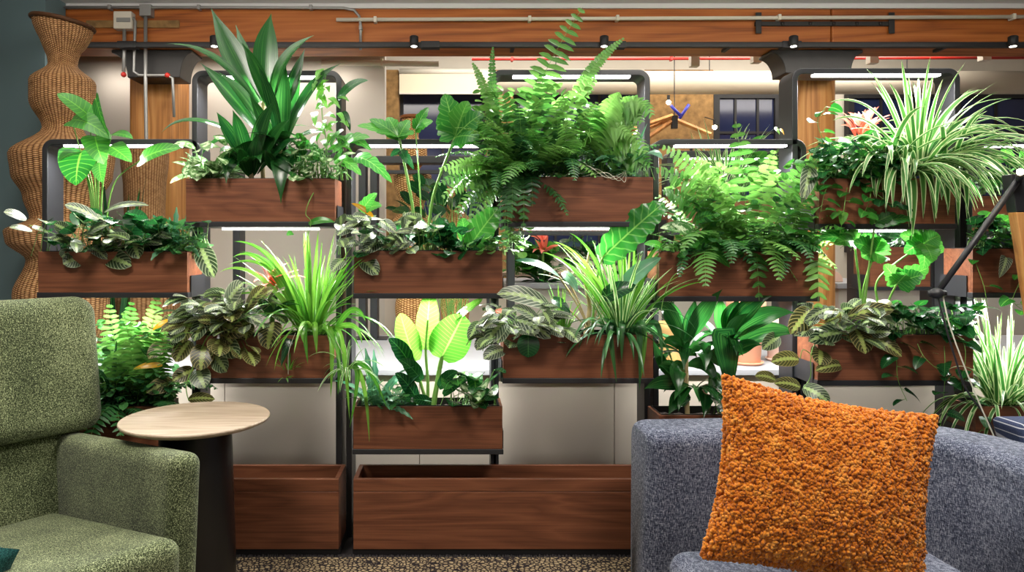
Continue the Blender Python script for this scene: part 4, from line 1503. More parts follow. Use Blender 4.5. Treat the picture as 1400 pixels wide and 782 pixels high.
# ---- tall rack by the column: spider plant, pothos
SPD = L['spider']
p = Plant('spider_plant', 'large white-edged spider plant spilling from the high right planter', 1250, 246, YP, seed=15)
p.rosette(SPD, 1255, 240, YP, 70, .3, .54, .0125, 30, 88, 2.0, spread=.05, segs=14, fold=.35)
p.rosette(SPD, 1262, 238, YP, 34, .4, .58, .0125, 35, 72, 2.4, spread=.05, segs=14, fold=.35, az=(-70, 70))
p.rosette(SPD, 1212, 240, YP, 24, .26, .44, .012, 35, 85, 2.0, spread=.05, segs=14, fold=.35)
p.rosette(SPD, 1296, 240, YP, 24, .26, .46, .012, 30, 80, 2.2, spread=.04, segs=14, fold=.35)
p.rosette(SPD, 1235, 240, 3.08, 34, .26, .42, .012, 15, 55, 2.6, spread=.08, segs=14, fold=.3, az=(200, 340))
for (tx, ty, c, wd) in ((1192, 100, (1222, 150), 9), (1242, 103, (1246, 160), 9), (1276, 102, (1262, 150), 9), (1134, 140, (1200, 118), 8), (1138, 165, (1190, 140), 8), (1345, 122, (1290, 130), 8), (1399, 215, (1330, 130), 8), (1390, 180, (1320, 120), 8), (1160, 195, (1190, 165), 9)):
    p.lf(SPD, 1250, 238, tx, ty, wd, 'strap', ctrl=c, Yb=YP, Yt=3.02, fold=.3, n=16, nh=(0, -.8, .6), cols=C3)
for (bx, tx, ty, wd, c) in ((1226, 1243, 312, 11, (1240, 225)), (1240, 1246, 330, 10, (1256, 235)), (1262, 1278, 306, 11, (1274, 225)), (1286, 1296, 295, 11, (1296, 220)), (1270, 1297, 290, 10, (1295, 235)), (1215, 1212, 295, 10, (1205, 225)), (1300, 1310, 308, 11, (1310, 220)), (1310, 1322, 300, 11, (1322, 215)), (1255, 1262, 300, 10, (1264, 225)), (1200, 1196, 270, 9, (1190, 220))):
    p.lf(SPD, bx, 236, tx, ty, wd, 'strap', ctrl=c, Yb=3.06, Yt=2.99, Yc=2.99, fold=.25, n=16, nh=(0, -1, .1), cols=C3)
p.finish()
p = Plant('pothos', 'dark heart-leaved vine draping over left end of high right planter', 1150, 248, YP, seed=16)
p.mound(L['pothos'], 1120, 1235, 188, 242, 3.1, 110, .062, .026, prof='heart', by=246, back=.5, droop=1.0)
p.mound(L['dark'], 1105, 1240, 200, 250, 3.06, 80, .065, .028, prof='heart', by=246, back=.5, droop=1.2)
for pts in ([(1140, 244, 3.06), (1128, 262, 2.99), (1122, 290, 2.98)], [(1160, 244, 3.06), (1156, 270, 2.99), (1152, 300, 2.98), (1148, 320, 2.98)], [(1185, 244, 3.06), (1190, 268, 2.99), (1180, 295, 2.98)], [(1120, 246, 3.08), (1100, 265, 3.02), (1088, 300, 3.0), (1086, 320, 3.0)], [(1170, 244, 3.06), (1205, 270, 2.98), (1225, 285, 2.98)], [(1130, 230, 3.1), (1105, 220, 3.05), (1080, 225, 3.02)], [(1140, 220, 3.1), (1118, 170, 3.1), (1130, 145, 3.1)]):
    p.vine(L['pothos'] if pts[0][0] != 1170 else L['dark'], pts, 7, .055, .026)
p.lf(L['silver'], 1108, 228, 1096, 278, 22, 'lance', Yb=3.02, Yt=2.98, back=.4)
p.lf(L['gold'], 1072, 184, 1066, 178, 8, 'oval', Yb=3.1)
p.lf(L['banana'], 1066, 183, 1058, 176, 9, 'oval', Yb=3.1)
p.lf(L['banana'], 1152, 290, 1150, 308, 13, 'heart', Yb=2.99, Yt=2.97, back=.5)
p.finish()


def bromeliad(label, x, y, Y, sc, seed):
    p = Plant('bromeliad', label, x, y, Y, seed=seed)
    p.rosette(L['pink'], x, y - 6 * sc, Y, 16, .06 * sc, .1 * sc, .011 * sc, 25, 80, 1.3, 'lance', part='bracts', cols=C3, segs=8)
    p.rosette(L['pink'], x, y - 16 * sc, Y, 10, .04 * sc, .07 * sc, .009 * sc, 45, 88, .8, 'lance', part='bracts', cols=C3, segs=6)
    p.rosette(L['corn'], x, y + 22 * sc, Y, 10, .1 * sc, .16 * sc, .014 * sc, 25, 70, 1.2, 'strap', segs=8)
    p.st([(x, y + 30 * sc, Y), (x, y, Y), (x, y - 14 * sc, Y)], .008 * sc, .006 * sc, M['stem'], n=8)
    p.finish()


bromeliad('coral-red bromeliad half hidden left of the white-edged spider plant', 1178, 196, 3.3, 1.5, 17)

# ---- right edge, low rack
p = Plant('pothos', 'broad-leaved vine in the right edge planter behind the lamp arm', 1385, 344, YP, seed=18)
p.mound(L['dark'], 1325, 1420, 300, 342, 3.08, 60, .075, .03, prof='heart', by=344, back=.5)
p.mound(L['phil'], 1330, 1440, 296, 330, 3.12, 24, .09, .04, prof='heart', by=344, back=.5)
p.vine(L['phil'], [(1345, 342, 3.1), (1330, 345, 3.04), (1345, 390, 3.0), (1350, 420, 3.0)], 4, .05, .02)
p.vine(L['phil'], [(1392, 342, 3.08), (1395, 380, 3.0), (1385, 410, 2.99), (1400, 425, 2.99)], 6, .05, .022)
p.lf(L['silver'], 1376, 352, 1366, 380, 15, 'heart', Yb=2.99, Yt=2.985, back=.5)
p.finish()

# ---- tall left rack, lower planter
PR = [(308, 420, 333, 387, 30), (336, 425, 363, 392, 22), (310, 424, 276, 419, 13), (280, 424, 253, 424, 18), (338, 424, 306, 428, 14), (290, 438, 335, 459, 28), (285, 432, 265, 467, 24), (262, 440, 249, 469, 20), (374, 440, 366, 478, 32), (296, 462, 327, 488, 28), (260, 466, 240, 495, 24), (281, 470, 274, 507, 29), (292, 484, 310, 509, 24), (228, 468, 203, 491, 18), (266, 506, 236, 521, 20), (270, 504, 280, 531, 26), (238, 522, 200, 537, 20), (258, 546, 294, 546, 14), (330, 428, 361, 445, 16), (300, 440, 270, 438, 16), (345, 440, 320, 450, 18), (250, 480, 226, 472, 16), (352, 412, 374, 396, 18), (300, 452, 318, 470, 24)]
p = Plant('prayer_plant', 'olive prayer plant cascading over the round side table', 335, 462, 3.08, seed=19)
for i, r in enumerate(PR):
    low = r[3] > 455
    p.lf(L['prayery'] if i % 3 else (L['prayer'] if low else L['silver']), *r, Yb=3.03, Yt=2.97, bow=.12, nh=(p.R.uniform(-.3, .3), -1, .25 if low else .8), fold=.08)
p.mound(L['prayer'], 240, 380, 400, 460, 3.08, 44, .095, .034, bx=330, by=462, droop=.8)
p.mound(L['silver'], 250, 360, 405, 455, 3.08, 26, .095, .032, bx=330, by=462, droop=.7)
p.mound(L['prayery'], 240, 340, 430, 490, 3.08, 28, .09, .032, bx=320, by=460, droop=1.0)
p.lf(L['gold'], 222, 499, 182, 505, 9, 'lance', Yb=3.0, Yt=2.96)
p.lf(L['gold'], 236, 438, 208, 452, 9, 'lance', Yb=3.0, Yt=2.96)
p.st([(335, 462, 3.08), (300, 440, 3.03), (262, 450, 3.0), (230, 490, 2.98), (215, 500, 2.97)], .0028)
p.st([(330, 462, 3.08), (290, 455, 3.02), (270, 490, 3.0), (255, 525, 2.98), (258, 548, 2.98)], .0028)
p.finish()
GR = L['grass']
p = Plant('spider_plant', 'bright green grassy strap-leaved plant under the high left planter', 425, 463, YP, seed=20)
p.rosette(GR, 425, 458, YP, 80, .28, .48, .0085, 55, 90, 1.1, spread=.05, segs=14, fold=.3)
p.rosette(GR, 430, 458, 3.08, 40, .25, .42, .0085, 30, 70, 2.4, spread=.05, segs=14, fold=.3)
for (tx, ty, c, wd) in ((318, 352, (360, 325), 8), (300, 372, (350, 345), 8), (320, 330, (385, 330), 9), (312, 362, (380, 335), 8), (318, 405, (370, 385), 7), (330, 344, (390, 350), 8)):
    p.lf(GR, 418, 456, tx, ty, wd, 'strap', ctrl=c, Yt=3.0, fold=.3, n=16, nh=(0, -.7, .7), cols=C3)
for (bx, tx, ty, wd, c) in ((446, 452, 545, 8, (458, 430)), (440, 416, 470, 8, (405, 440)), (455, 478, 575, 8, (470, 430)), (450, 462, 540, 8, (468, 445)), (418, 421, 498, 9, (412, 420)), (430, 433, 485, 9, (430, 425)), (458, 500, 440, 8, (485, 400)), (455, 495, 470, 8, (490, 430))):
    p.lf(GR, bx, 452, tx, ty, wd, 'strap', ctrl=c, Yb=3.06, Yt=2.97, Yc=2.97, fold=.25, n=16, nh=(0, -1, .1), cols=C3)
p.lf(L['dark'], 402, 462, 384, 502, 14, 'lance', Yb=3.04, Yt=2.98, ctrl=(395, 455))
p.finish()
bromeliad('coral bromeliad before the half wall among strap leaves', 372, 400, 3.12, 1.5, 21)
p = Plant('plantlet', 'tiny spider plantlet dangling before the lower left walnut planter', 394, 512, 2.995, cat='plantlet', seed=22)
p.rosette(GR, 394, 506, 2.995, 12, .04, .08, .004, 35, 85, 1.0, segs=7)
p.rosette(GR, 391, 516, 2.995, 6, .02, .035, .004, -30, 30, 1.0, segs=6)
p.st([(394, 512, 2.995), (395, 480, 2.99), (404, 455, 3.02)], .0012, .001, M['root'], 'runner', 4)
p.finish()
# runner plantlets hanging between the posts
p = Plant('plantlet', 'long hanging spider plantlet in front of the double black posts', 474, 512, 2.985, cat='plantlet', seed=23)
p.st([(450, 452, 3.04), (462, 470, 2.99), (470, 490, 2.985), (474, 512, 2.985)], .0015, .0012, M['root'], 'runner', 4)
p.rosette(SPD, 474, 506, 2.985, 22, .1, .2, .006, 5, 80, 2.4, segs=12)
p.lfs(GR, [(474, 505, 505, 605, 7), (476, 505, 478, 585, 7), (480, 500, 530, 560, 7)], prof='strap', ctrl=(500, 480), Yb=2.985, Yt=2.98, nh=(0, -1, .2), n=14, cols=C3)
p.finish()

# ---- middle rack, lower planter
p = Plant('paddle_leaf_plant', 'yellow-green paddle-leaved plant lit from above in the lowest middle planter', 588, 560, YP, seed=24)
for i, (bx, by, tx, ty, wd, nh, pt) in enumerate(((582, 478, 588, 398, 32, (0, -1, .05), 0), (567, 494, 547, 428, 34, (.25, -1, .1), 0), (603, 490, 634, 430, 56, (.1, -1, .2), 0), (616, 440, 660, 408, 22, (-.1, -.5, 1), 0))):
    q = ('leaf', L['banana'])
    p.mb[('leaf', L['banana'])] = MB()
    p.lf(L['banana'], bx, by, tx, ty, wd, 'paddle', Yb=3.12, Yt=3.08 if i != 0 else 3.14, bow=.02, nh=nh, part='leaf', n=16, fold=.12, wave=.04)
    p.mb.pop(q).build('leaf', L['banana'], p.t, smooth=True)
    p.st([(584 + i * 3, 560, YP), ((bx + 588) / 2, (by + 560) / 2 + 5, 3.12), (bx, by, 3.12), (bx + (tx - bx) * .5, by + (ty - by) * .5, 3.105)], .0085, .004, M['stem'], n=8)
p.lfs(L['dark'], [(562, 500, 531, 463, 24), (576, 520, 546, 492, 22), (570, 545, 540, 510, 20), (575, 552, 545, 545, 14), (590, 552, 560, 548, 16), (600, 530, 626, 508, 18), (606, 540, 640, 520, 14)], prof='lance', bow=.2, Yt=3.02, wave=.08, n=16)
p.finish()
p = Plant('bird_nest_fern', 'blue-green wavy fern at left end of lowest middle planter', 518, 560, YP, seed=25)
p.rosette(L['blue'], 515, 555, 3.1, 16, .14, .27, .02, 35, 88, 1.2, 'wavy', segs=26, cols=C5, fold=.1)
p.rosette(L['blue'], 540, 556, 3.08, 10, .1, .18, .018, 15, 70, 1.2, 'wavy', segs=22, cols=C5)
p.lf(L['blue'], 528, 556, 565, 574, 9, 'wavy', Yb=3.04, Yt=2.98, ctrl=(548, 556), wave=.3, n=24)
p.mound(FD, 490, 560, 520, 555, 3.1, 40, .04, .02, by=558)
p.finish()
p = Plant('syngonium', 'patterned low leafy plant at right end of lowest middle planter', 645, 560, YP, seed=26)
p.mound(L['pale'], 615, 672, 520, 552, 3.08, 16, .075, .034, prof='heart', by=558, back=.6)
p.mound(L['dark'], 610, 676, 505, 552, 3.1, 18, .085, .034, prof='heart', by=558, back=.6)
p.lf(L['phil'], 648, 512, 652, 548, 22, 'heart', Yt=3.04, back=.7)
p.st([(650, 552, 3.05), (662, 546, 3.03), (672, 540, 3.0)], .005, .004)
p.finish()

# ---- tall middle rack, lower planter
p = Plant('prayer_plant', 'prayer plant drooping over left end of the planter with jagged leaf', 725, 462, 3.08, seed=27)
for i, r in enumerate([(752, 420, 679, 402, 26), (694, 435, 653, 443, 12), (690, 438, 664, 472, 24), (704, 437, 753, 463, 26), (748, 448, 771, 461, 16), (772, 450, 791, 469, 18), (690, 478, 661, 491, 20), (668, 462, 651, 479, 18), (656, 440, 641, 466, 16), (745, 430, 786, 436, 10), (712, 436, 740, 462, 20), (690, 440, 680, 470, 22), (665, 455, 650, 450, 14), (738, 440, 700, 420, 16)]):
    p.lf(L['silver'] if i % 3 != 2 else L['prayer'], *r, Yb=3.04, Yt=2.975, bow=.18, nh=(0, -.9, .6), fold=.1)
p.lf(L['dark'], 722, 456, 722, 489, 28, 'oval', Yb=3.0, Yt=2.985, bow=0)
p.mound(L['prayer'], 650, 770, 420, 465, 3.08, 30, .085, .03, bx=715, by=460, droop=.9)
p.mound(L['silver'], 655, 770, 418, 455, 3.08, 20, .085, .028, bx=715, by=460, droop=.9)
p.lf(L['pink'], 690, 430, 676, 425, 9, 'oval')
p.st([(725, 462, 3.08), (690, 442, 3.02), (668, 455, 3.0), (660, 480, 2.98)], .0024)
p.finish()
p = Plant('elephant_ear', 'tall jagged dark leaf on long stalk in front of the middle planter', 815, 463, 3.1, seed=28)
p.lf(L['lobed'], 824, 352, 908, 277, 48, 'jag', Yb=3.08, Yt=2.99, bow=.06, nh=(-.25, -1, .25), wave=.1, wn=7, n=30, back=.4)
p.st([(810, 462, 3.1), (812, 420, 3.1), (824, 352, 3.08), (866, 312, 3.04)], .0065, .003, n=8)
p.st([(800, 464, 3.12), (806, 420, 3.12), (800, 385, 3.12), (805, 345, 3.12)], .012, .004, M['cane'], 'cane', 9)
for (bx, by, tx, ty, wd, nh, m) in ((764, 378, 704, 356, 20, (.1, -.6, .9), 'blue'), (846, 398, 904, 352, 24, (-.2, -.8, .5), 'silver'), (822, 408, 872, 392, 26, (0, -.9, .5), 'dark'), (755, 408, 780, 430, 14, FRONT, 'dark'), (770, 372, 790, 400, 14, FRONT, 'blue')):
    p.lf(L[m] if m != 'silver' else L['blue'], bx, by, tx, ty, wd, 'lance', Yb=3.08, Yt=3.0, bow=.15, nh=nh, n=14, fold=.2)
    p.st([(bx, by, 3.08), ((bx + 808) / 2, (by + 445) / 2, 3.1), (808, 455, 3.1)], .0045, .0035, M['cane'])
p.finish()
p = Plant('spider_plant', 'dense strap-leaved grassy plant beside the jagged leaf stalk', 850, 463, YP, seed=29)
p.rosette(GR, 855, 458, YP, 60, .28, .5, .0085, 55, 90, 1.0, spread=.06, segs=14, fold=.3)
p.rosette(SPD, 850, 458, YP, 44, .3, .5, .0075, 50, 88, 1.2, spread=.08, segs=14, fold=.3)
p.rosette(FD, 845, 460, 3.08, 40, .2, .36, .009, 20, 70, 2.4, spread=.06, segs=14, fold=.3)
p.rosette(GR, 770, 460, YP, 16, .14, .26, .005, 55, 88, .8, segs=9)
for (tx, ty, c, wd) in ((742, 345, (790, 355), 8), (757, 330, (810, 345), 8), (770, 352, (815, 365), 8), (778, 318, (822, 340), 8), (905, 340, (880, 370), 8), (910, 330, (875, 350), 8), (930, 395, (900, 380), 8)):
    p.lf(GR, 845, 456, tx, ty, wd, 'strap', ctrl=c, Yt=3.02, fold=.3, n=16, nh=(0, -.7, .7), cols=C3)
for (bx, tx, ty, wd, c) in ((832, 843, 524, 10, (828, 415)), (850, 850, 495, 10, (850, 415)), (862, 874, 535, 10, (880, 420)), (872, 876, 520, 8, (888, 430)), (840, 836, 480, 9, (832, 420)), (880, 905, 500, 8, (905, 410)), (868, 882, 470, 9, (880, 420))):
    p.lf(FD if bx != 872 else GR, bx, 456, tx, ty, wd, 'strap', ctrl=c, Yb=3.06, Yt=2.985, Yc=2.985, fold=.25, n=16, nh=(0, -1, .1), cols=C3)
p.finish()

# ---- right-middle low rack, lower planter: second corn plant
p = Plant('corn_plant', 'deep green broad-leaved corn plant rising behind the blue sofa arm', 955, 572, YP, seed=30)
p.st([(940, 575, YP), (938, 520, YP), (938, 475, YP)], .011, .01, M['cane'], 'cane', 9)
p.st([(985, 575, YP), (990, 510, YP), (992, 465, YP)], .011, .01, M['cane'], 'cane', 9)
for (bx, by, tx, ty, wd, ctrl, yt) in ((936, 478, 892, 421, 24, (912, 405), 2.98), (936, 470, 914, 408, 20, (922, 430), 3.12), (938, 472, 951, 407, 22, (944, 440), 3.06), (940, 468, 988, 395, 24, (956, 425), 3.0), (992, 455, 1010, 408, 26, (998, 430), 3.08), (994, 458, 1056, 404, 26, (1015, 415), 3.0), (996, 465, 1088, 428, 26, (1040, 420), 2.98), (996, 480, 1094, 458, 26, (1045, 438), 2.97), (990, 462, 985, 405, 22, (984, 430), 3.12),
                                 (996, 490, 1042, 472, 18, (1020, 465), 3.0), (940, 485, 964, 508, 26, (968, 462), 2.98), (938, 505, 930, 545, 24, (918, 490), 2.98), (940, 530, 880, 532, 22, (910, 515), 2.97), (944, 545, 914, 568, 24, (925, 535), 2.97), (962, 540, 962, 572, 24, (968, 525), 2.97), (926, 520, 893, 462, 16, (900, 500), 3.05), (940, 500, 980, 530, 20, (970, 485), 3.0), (985, 520, 972, 552, 20, (976, 505), 2.98), (940, 480, 905, 470, 18, (920, 460), 3.0), (985, 500, 955, 470, 20, (965, 475), 3.0), (938, 520, 900, 500, 20, (915, 495), 3.02), (990, 540, 1030, 545, 18, (1010, 525), 3.0)):
    p.lf(L['corn'], bx, by, tx, ty, wd, 'corn', Yb=YP, Yt=yt, ctrl=ctrl, nh=(0, -1, .35), fold=.2, n=14)
p.rosette(L['corn'], 938, 482, YP, 9, .16, .26, .026, 10, 75, 1.8, 'corn', segs=12, cols=C5)
p.rosette(L['corn'], 992, 472, YP, 9, .18, .28, .028, 15, 80, 1.6, 'corn', segs=12, cols=C5)
p.rosette(L['corn'], 950, 530, 3.08, 8, .14, .22, .026, 0, 50, 2.0, 'corn', segs=12, cols=C5)
p.lf(L['corn'], 990, 468, 998, 528, 38, 'paddle', Yb=3.03, Yt=2.97, ctrl=(990, 436), Yc=2.96, nh=(0, -1, .1), fold=.12, n=14)
p.mound(L['dark'], 960, 1010, 535, 568, 3.08, 14, .08, .03, by=572)
p.finish()

# ---- tall right rack, lower planter
PR2 = [(1160, 432, 1222, 424, 20), (1152, 455, 1105, 467, 24), (1170, 450, 1183, 484, 28), (1192, 462, 1233, 488, 18), (1134, 422, 1099, 441, 16), (1122, 477, 1120, 499, 28), (1152, 500, 1114, 507, 16), (1098, 529, 1134, 552, 22), (1108, 425, 1080, 457, 28), (1092, 492, 1054, 495, 20), (1066, 460, 1042, 478, 20), (1094, 530, 1058, 524, 16), (1200, 412, 1216, 420, 16), (1185, 456, 1218, 455, 16), (1130, 440, 1150, 428, 18), (1060, 520, 1032, 514, 14)]
p = Plant('prayer_plant', 'striped prayer plant trailing above the orange pillow', 1165, 462, 3.08, seed=31)
for i, r in enumerate(PR2):
    p.lf(L['prayery'] if i % 3 != 1 else L['silver'] if i == 4 else L['prayer'], *r, Yb=3.03, Yt=2.97, bow=.15, nh=(0, -1, .3), fold=.08)
p.mound(L['prayer'], 1100, 1215, 415, 470, 3.08, 34, .09, .032, bx=1160, by=462, droop=.9)
p.mound(L['silver'], 1110, 1200, 425, 455, 3.08, 16, .085, .03, bx=1160, by=462, droop=.9)
p.st([(1165, 462, 3.08), (1130, 450, 3.02), (1110, 480, 2.98), (1108, 515, 2.98), (1098, 530, 2.98)], .0024)
p.st([(1110, 485, 2.98), (1098, 478, 2.98), (1094, 490, 2.98)], .002)
p.finish()
p = Plant('lobed_philodendron', 'glowing lobed philodendron on long stalks beneath the spider plant', 1190, 462, YP, seed=32)
lobes(p, L['lobed'], 1196, 345, ((1166, 332, 3.05), (1180, 318, 3.1), (1206, 325, 3.08), (1200, 360, 3.0), (1178, 352, 3.02)), 3.08, 40)
lobes(p, L['lobed'], 1262, 333, ((1230, 322, 3.06), (1236, 346, 3.03), (1285, 322, 3.06), (1290, 345, 3.04), (1262, 368, 3.0), (1275, 358, 3.0)), 3.08, 38)
lobes(p, L['lobed'], 1226, 388, ((1208, 362, 3.06), (1240, 374, 3.02), (1262, 376, 3.0), (1270, 366, 3.03), (1222, 368, 3.1)), 3.06, 36)
lobes(p, L['lobed'], 1168, 330, ((1118, 326, 3.04), (1130, 314, 3.08), (1160, 312, 3.08), (1140, 334, 3.0)), 3.1, 26)
lobes(p, L['lobed'], 1196, 305, ((1185, 284, 3.0), (1225, 292, 2.99), (1250, 300, 2.98), (1232, 306, 2.99)), 3.02, 20)
for pts in ([(1184, 460, YP), (1180, 400, YP), (1196, 345, 3.08)], [(1192, 460, YP), (1200, 420, YP), (1202, 380, 3.1), (1262, 333, 3.08)], [(1196, 460, YP), (1206, 430, YP), (1226, 388, 3.06)], [(1180, 460, YP), (1176, 400, YP), (1168, 330, 3.1)], [(1178, 460, 3.06), (1184, 400, 3.04), (1196, 305, 3.02)]):
    p.st(pts, .0055, .004, n=7, part='stalk', solo=True)
p.finish()
p = Plant('pothos', 'dark vine spilling along and below the planter over the orange pillow', 1270, 462, YP, seed=33)
p.mound(L['dark'], 1215, 1325, 418, 458, 3.08, 70, .075, .028, prof='heart', by=462, back=.5, droop=.9)
p.mound(L['pothos'], 1215, 1325, 415, 450, 3.08, 22, .06, .024, prof='heart', by=462, back=.5)
for pts in ([(1228, 458, 3.05), (1226, 490, 2.98), (1228, 520, 2.98), (1240, 548, 2.98)], [(1290, 458, 3.05), (1292, 500, 2.98), (1290, 545, 2.98), (1285, 590, 2.98)], [(1250, 458, 3.05), (1265, 490, 2.98), (1300, 515, 2.97), (1325, 515, 2.97)], [(1310, 458, 3.05), (1320, 480, 2.98), (1318, 540, 2.98), (1345, 565, 2.98), (1340, 590, 2.98), (1310, 600, 2.98)], [(1300, 440, 3.08), (1325, 425, 3.02), (1345, 420, 3.0)]):
    p.vine(L['dark'], pts, 6, .075, .026, back=.4)
p.finish()
p = Plant('spider_plant', 'pale-striped spider plant at right edge behind the lamp cord', 1365, 560, YP, seed=34)
p.rosette(SPD, 1372, 556, YP, 80, .3, .52, .009, 45, 90, 1.2, spread=.08, segs=14, fold=.3)
p.rosette(SPD, 1370, 556, 3.08, 34, .22, .42, .008, 15, 65, 2.3, spread=.08, segs=12, fold=.3)
p.finish()

# ---- low rack by the armchair, lower planter
p = Plant('boston_fern', 'shaded bright fern behind the green armchair back', 165, 560, YP, seed=35)
p.fronds(F, 170, 552, YP, 12, .3, .44, .06, .0095, 40, 85, 1.3, spread=.14, gap=1.0)
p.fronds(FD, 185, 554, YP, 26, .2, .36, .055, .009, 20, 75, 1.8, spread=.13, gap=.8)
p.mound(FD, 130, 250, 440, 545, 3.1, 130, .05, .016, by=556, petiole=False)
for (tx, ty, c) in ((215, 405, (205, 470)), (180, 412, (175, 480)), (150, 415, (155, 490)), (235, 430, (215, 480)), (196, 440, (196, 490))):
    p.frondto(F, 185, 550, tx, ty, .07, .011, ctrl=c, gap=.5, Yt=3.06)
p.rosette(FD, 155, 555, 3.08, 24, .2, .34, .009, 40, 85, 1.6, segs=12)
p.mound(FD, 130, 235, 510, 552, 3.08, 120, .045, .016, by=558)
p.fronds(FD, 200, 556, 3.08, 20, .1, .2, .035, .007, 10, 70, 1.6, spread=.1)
p.finish()

# ---- plants of the second row
def rearfern(label, x, y, Y, n, L0, L1, seed, mat=F):
    p = Plant('boston_fern', label, x, y, Y, seed=seed, group=None)
    p.fronds(mat, x, y, Y, n, L0, L1, .055, .011, 20, 82, 1.5, spread=.16)
    p.finish()


YQ = 4.36
rearfern('fern of the second row seen through the middle hoop', 780, 268, YQ, 34, .25, .45, 40)
rearfern('hanging fern under the planter below the spider plant, second row', 1228, 338, YQ, 26, .12, .3, 41, FD)
p = Plant('spider_plant', 'grassy plant of the second row left of the round column', 985, 266, YQ, seed=42)
p.rosette(SPD, 985, 266, YQ, 90, .3, .5, .009, 35, 88, 1.8, spread=.14, segs=12)
p.mound(L['phil'], 1010, 1070, 195, 260, YQ, 40, .09, .04, prof='heart', by=268, back=.5)
p.finish()
p = Plant('pothos', 'leafy plant of the second row at right edge', 1395, 266, YQ, seed=43)
p.mound(L['phil'], 1330, 1470, 215, 262, YQ, 70, .09, .04, prof='heart', by=266, back=.5)
p.finish()
p = Plant('snake_plant', 'dark snake plant between the two brown wicker vases', 160, 474, 4.1, seed=44)
p.rosette(L['dark'], 160, 480, 4.1, 14, .75, 1.05, .022, 80, 89, .05, 'strap', segs=10, spread=.05)
p.t.location.z = p.t.location.z
p.finish()
p = Plant('leafy_plant', 'low bushy plant on counter behind the middle rack', 730, 372, 5.3, seed=45)
p.mound(L['phil'], 700, 760, 335, 370, 5.3, 60, .1, .05, by=376)
p.fronds(F, 726, 374, 5.3, 20, .15, .3, .05, .01, 20, 80, 1.3, spread=.14)
p.finish()
bromeliad('coral bromeliad on counter behind the middle rack', 742, 354, 5.2, 1.6, 46)
p = Plant('leafy_plant', 'dark bushy plant on counter behind the jagged leaf', 830, 372, 5.3, seed=47)
p.mound(L['dark'], 780, 880, 315, 370, 5.3, 80, .11, .05, by=376)
p.finish()
p = Plant('leafy_plant', 'leafy plant on grey ledge behind the lowest middle planter', 610, 468, 4.2, seed=48)
p.mound(L['dark'], 545, 680, 250, 300, 4.3, 40, .12, .05, by=440, bx=620)
p.finish()


# ------------------------------------------------------------------ seating, table, rug, lamp
def place(t, x, y, deg, z=0.0):
    t.location = (x, y, z)
    t.rotation_euler = (0, 0, math.radians(deg))


def zero(t):
    t.location = (0, 0, 0)
    ORIG[t.name] = Vector((0, 0, 0))


t = thing('rug', 'honeycomb-patterned beige and black rug under the seats', 'rug')
mb = MB()
mb.box(-1.02, 1.9, 0.6, 2.985, 0, 0.012)
mb.build('pile', M['rug'], t, bevel=0.004)
fr = MB()
R = random.Random(5)
for k in range(420):
    x = -1.02 + k * 2.92 / 420
    fr.tube([(x, 2.985, 0.008), (x + R.uniform(-.004, .004), 2.992, 0.012 + R.random() * .006), (x + R.uniform(-.006, .006), 2.998, 0.004)], 0.0028, None, 4)
fr.build('fringe', M['carpet'], t, kind='stuff')


def soft(mb, name, mat, t, r, seg=8, subd=0):
    return mb.build(name, mat, t, bevel=r, seg=seg)


# green high-backed armchair, facing right and a little towards the camera
t = thing('armchair', 'high-backed green tweed armchair at the left edge', 'armchair')
zero(t)
GM = M['green']
ah = 0.625
m = MB()
m.hexa([(-.30, -.27, .2), (.59, -.27, .2), (.59, .272, .2), (-.30, .272, .2), (-.30, -.27, .315), (.61, -.27, .45), (.61, .272, .45), (-.30, .272, .315)])
soft(m, 'seat_cushion', GM, t, .065)
for s in (1, -1):
    y0, y1 = (.275, .385) if s > 0 else (-.385, -.275)
    m = MB()
    m.hexa([(-.36, y0, .12), (.48, y0, .12), (.48, y1, .12), (-.36, y1, .12), (-.40, y0, ah - .05), (.52, y0, ah + .035), (.52, y1, ah + .035), (-.40, y1, ah - .05)])
    soft(m, 'arm', GM, t, .045)
m = MB()
m.hexa([(-.44, -.38, .12), (-.31, -.38, .12), (-.31, .38, .12), (-.44, .38, .12), (-.50, -.38, ah - .03), (-.36, -.38, ah - .03), (-.36, .38, ah - .03), (-.50, .38, ah - .03)])
soft(m, 'lower_back', GM, t, .04)
m = MB()
m.hexa([(-.46, -.41, .585), (-.27, -.41, .585), (-.27, .44, .585), (-.46, .44, .585), (-.50, -.40, 1.105), (-.34, -.40, 1.105), (-.34, .435, 1.105), (-.50, .435, 1.105)])
soft(m, 'backrest', GM, t, .075, 10)
m = MB()
m.box(-.34, .44, -.36, .36, .11, .195)
soft(m, 'base_frame', GM, t, .02, 4)
for (x, y) in ((.38, .3), (.38, -.3), (-.34, .3), (-.34, -.3)):
    m = MB()
    m.tube([(x, y, .125), (x * 1.06, y * 1.06, 0.0)], .022, .014, 12)
    m.build('leg', M['blackmatt'], t, smooth=True)
place(t, -1.43, 2.31, -40)

# small teal cushion on the green armchair seat
def cushion(mb, a, b, th, n=26, pinch=.1):
    for sgn in (1, -1):
        vs, fs = [], []
        for j in range(n + 1):
            for i in range(n + 1):
                u, v = -1 + 2 * i / n, -1 + 2 * j / n
                k = max(0, (1 - u * u)) * max(0, (1 - v * v))
                x = a * u * (1 - pinch * (1 - v * v) * .55)
                z = b * v * (1 - pinch * (1 - u * u) * .55)
                vs.append((x, sgn * th * k ** .42, z))
        for j in range(n):
            for i in range(n):
                q = j * (n + 1) + i
                f = (q, q + 1, q + n + 2, q + n + 1)
                fs.append(f if sgn < 0 else f[::-1])
        mb.add(vs, fs)


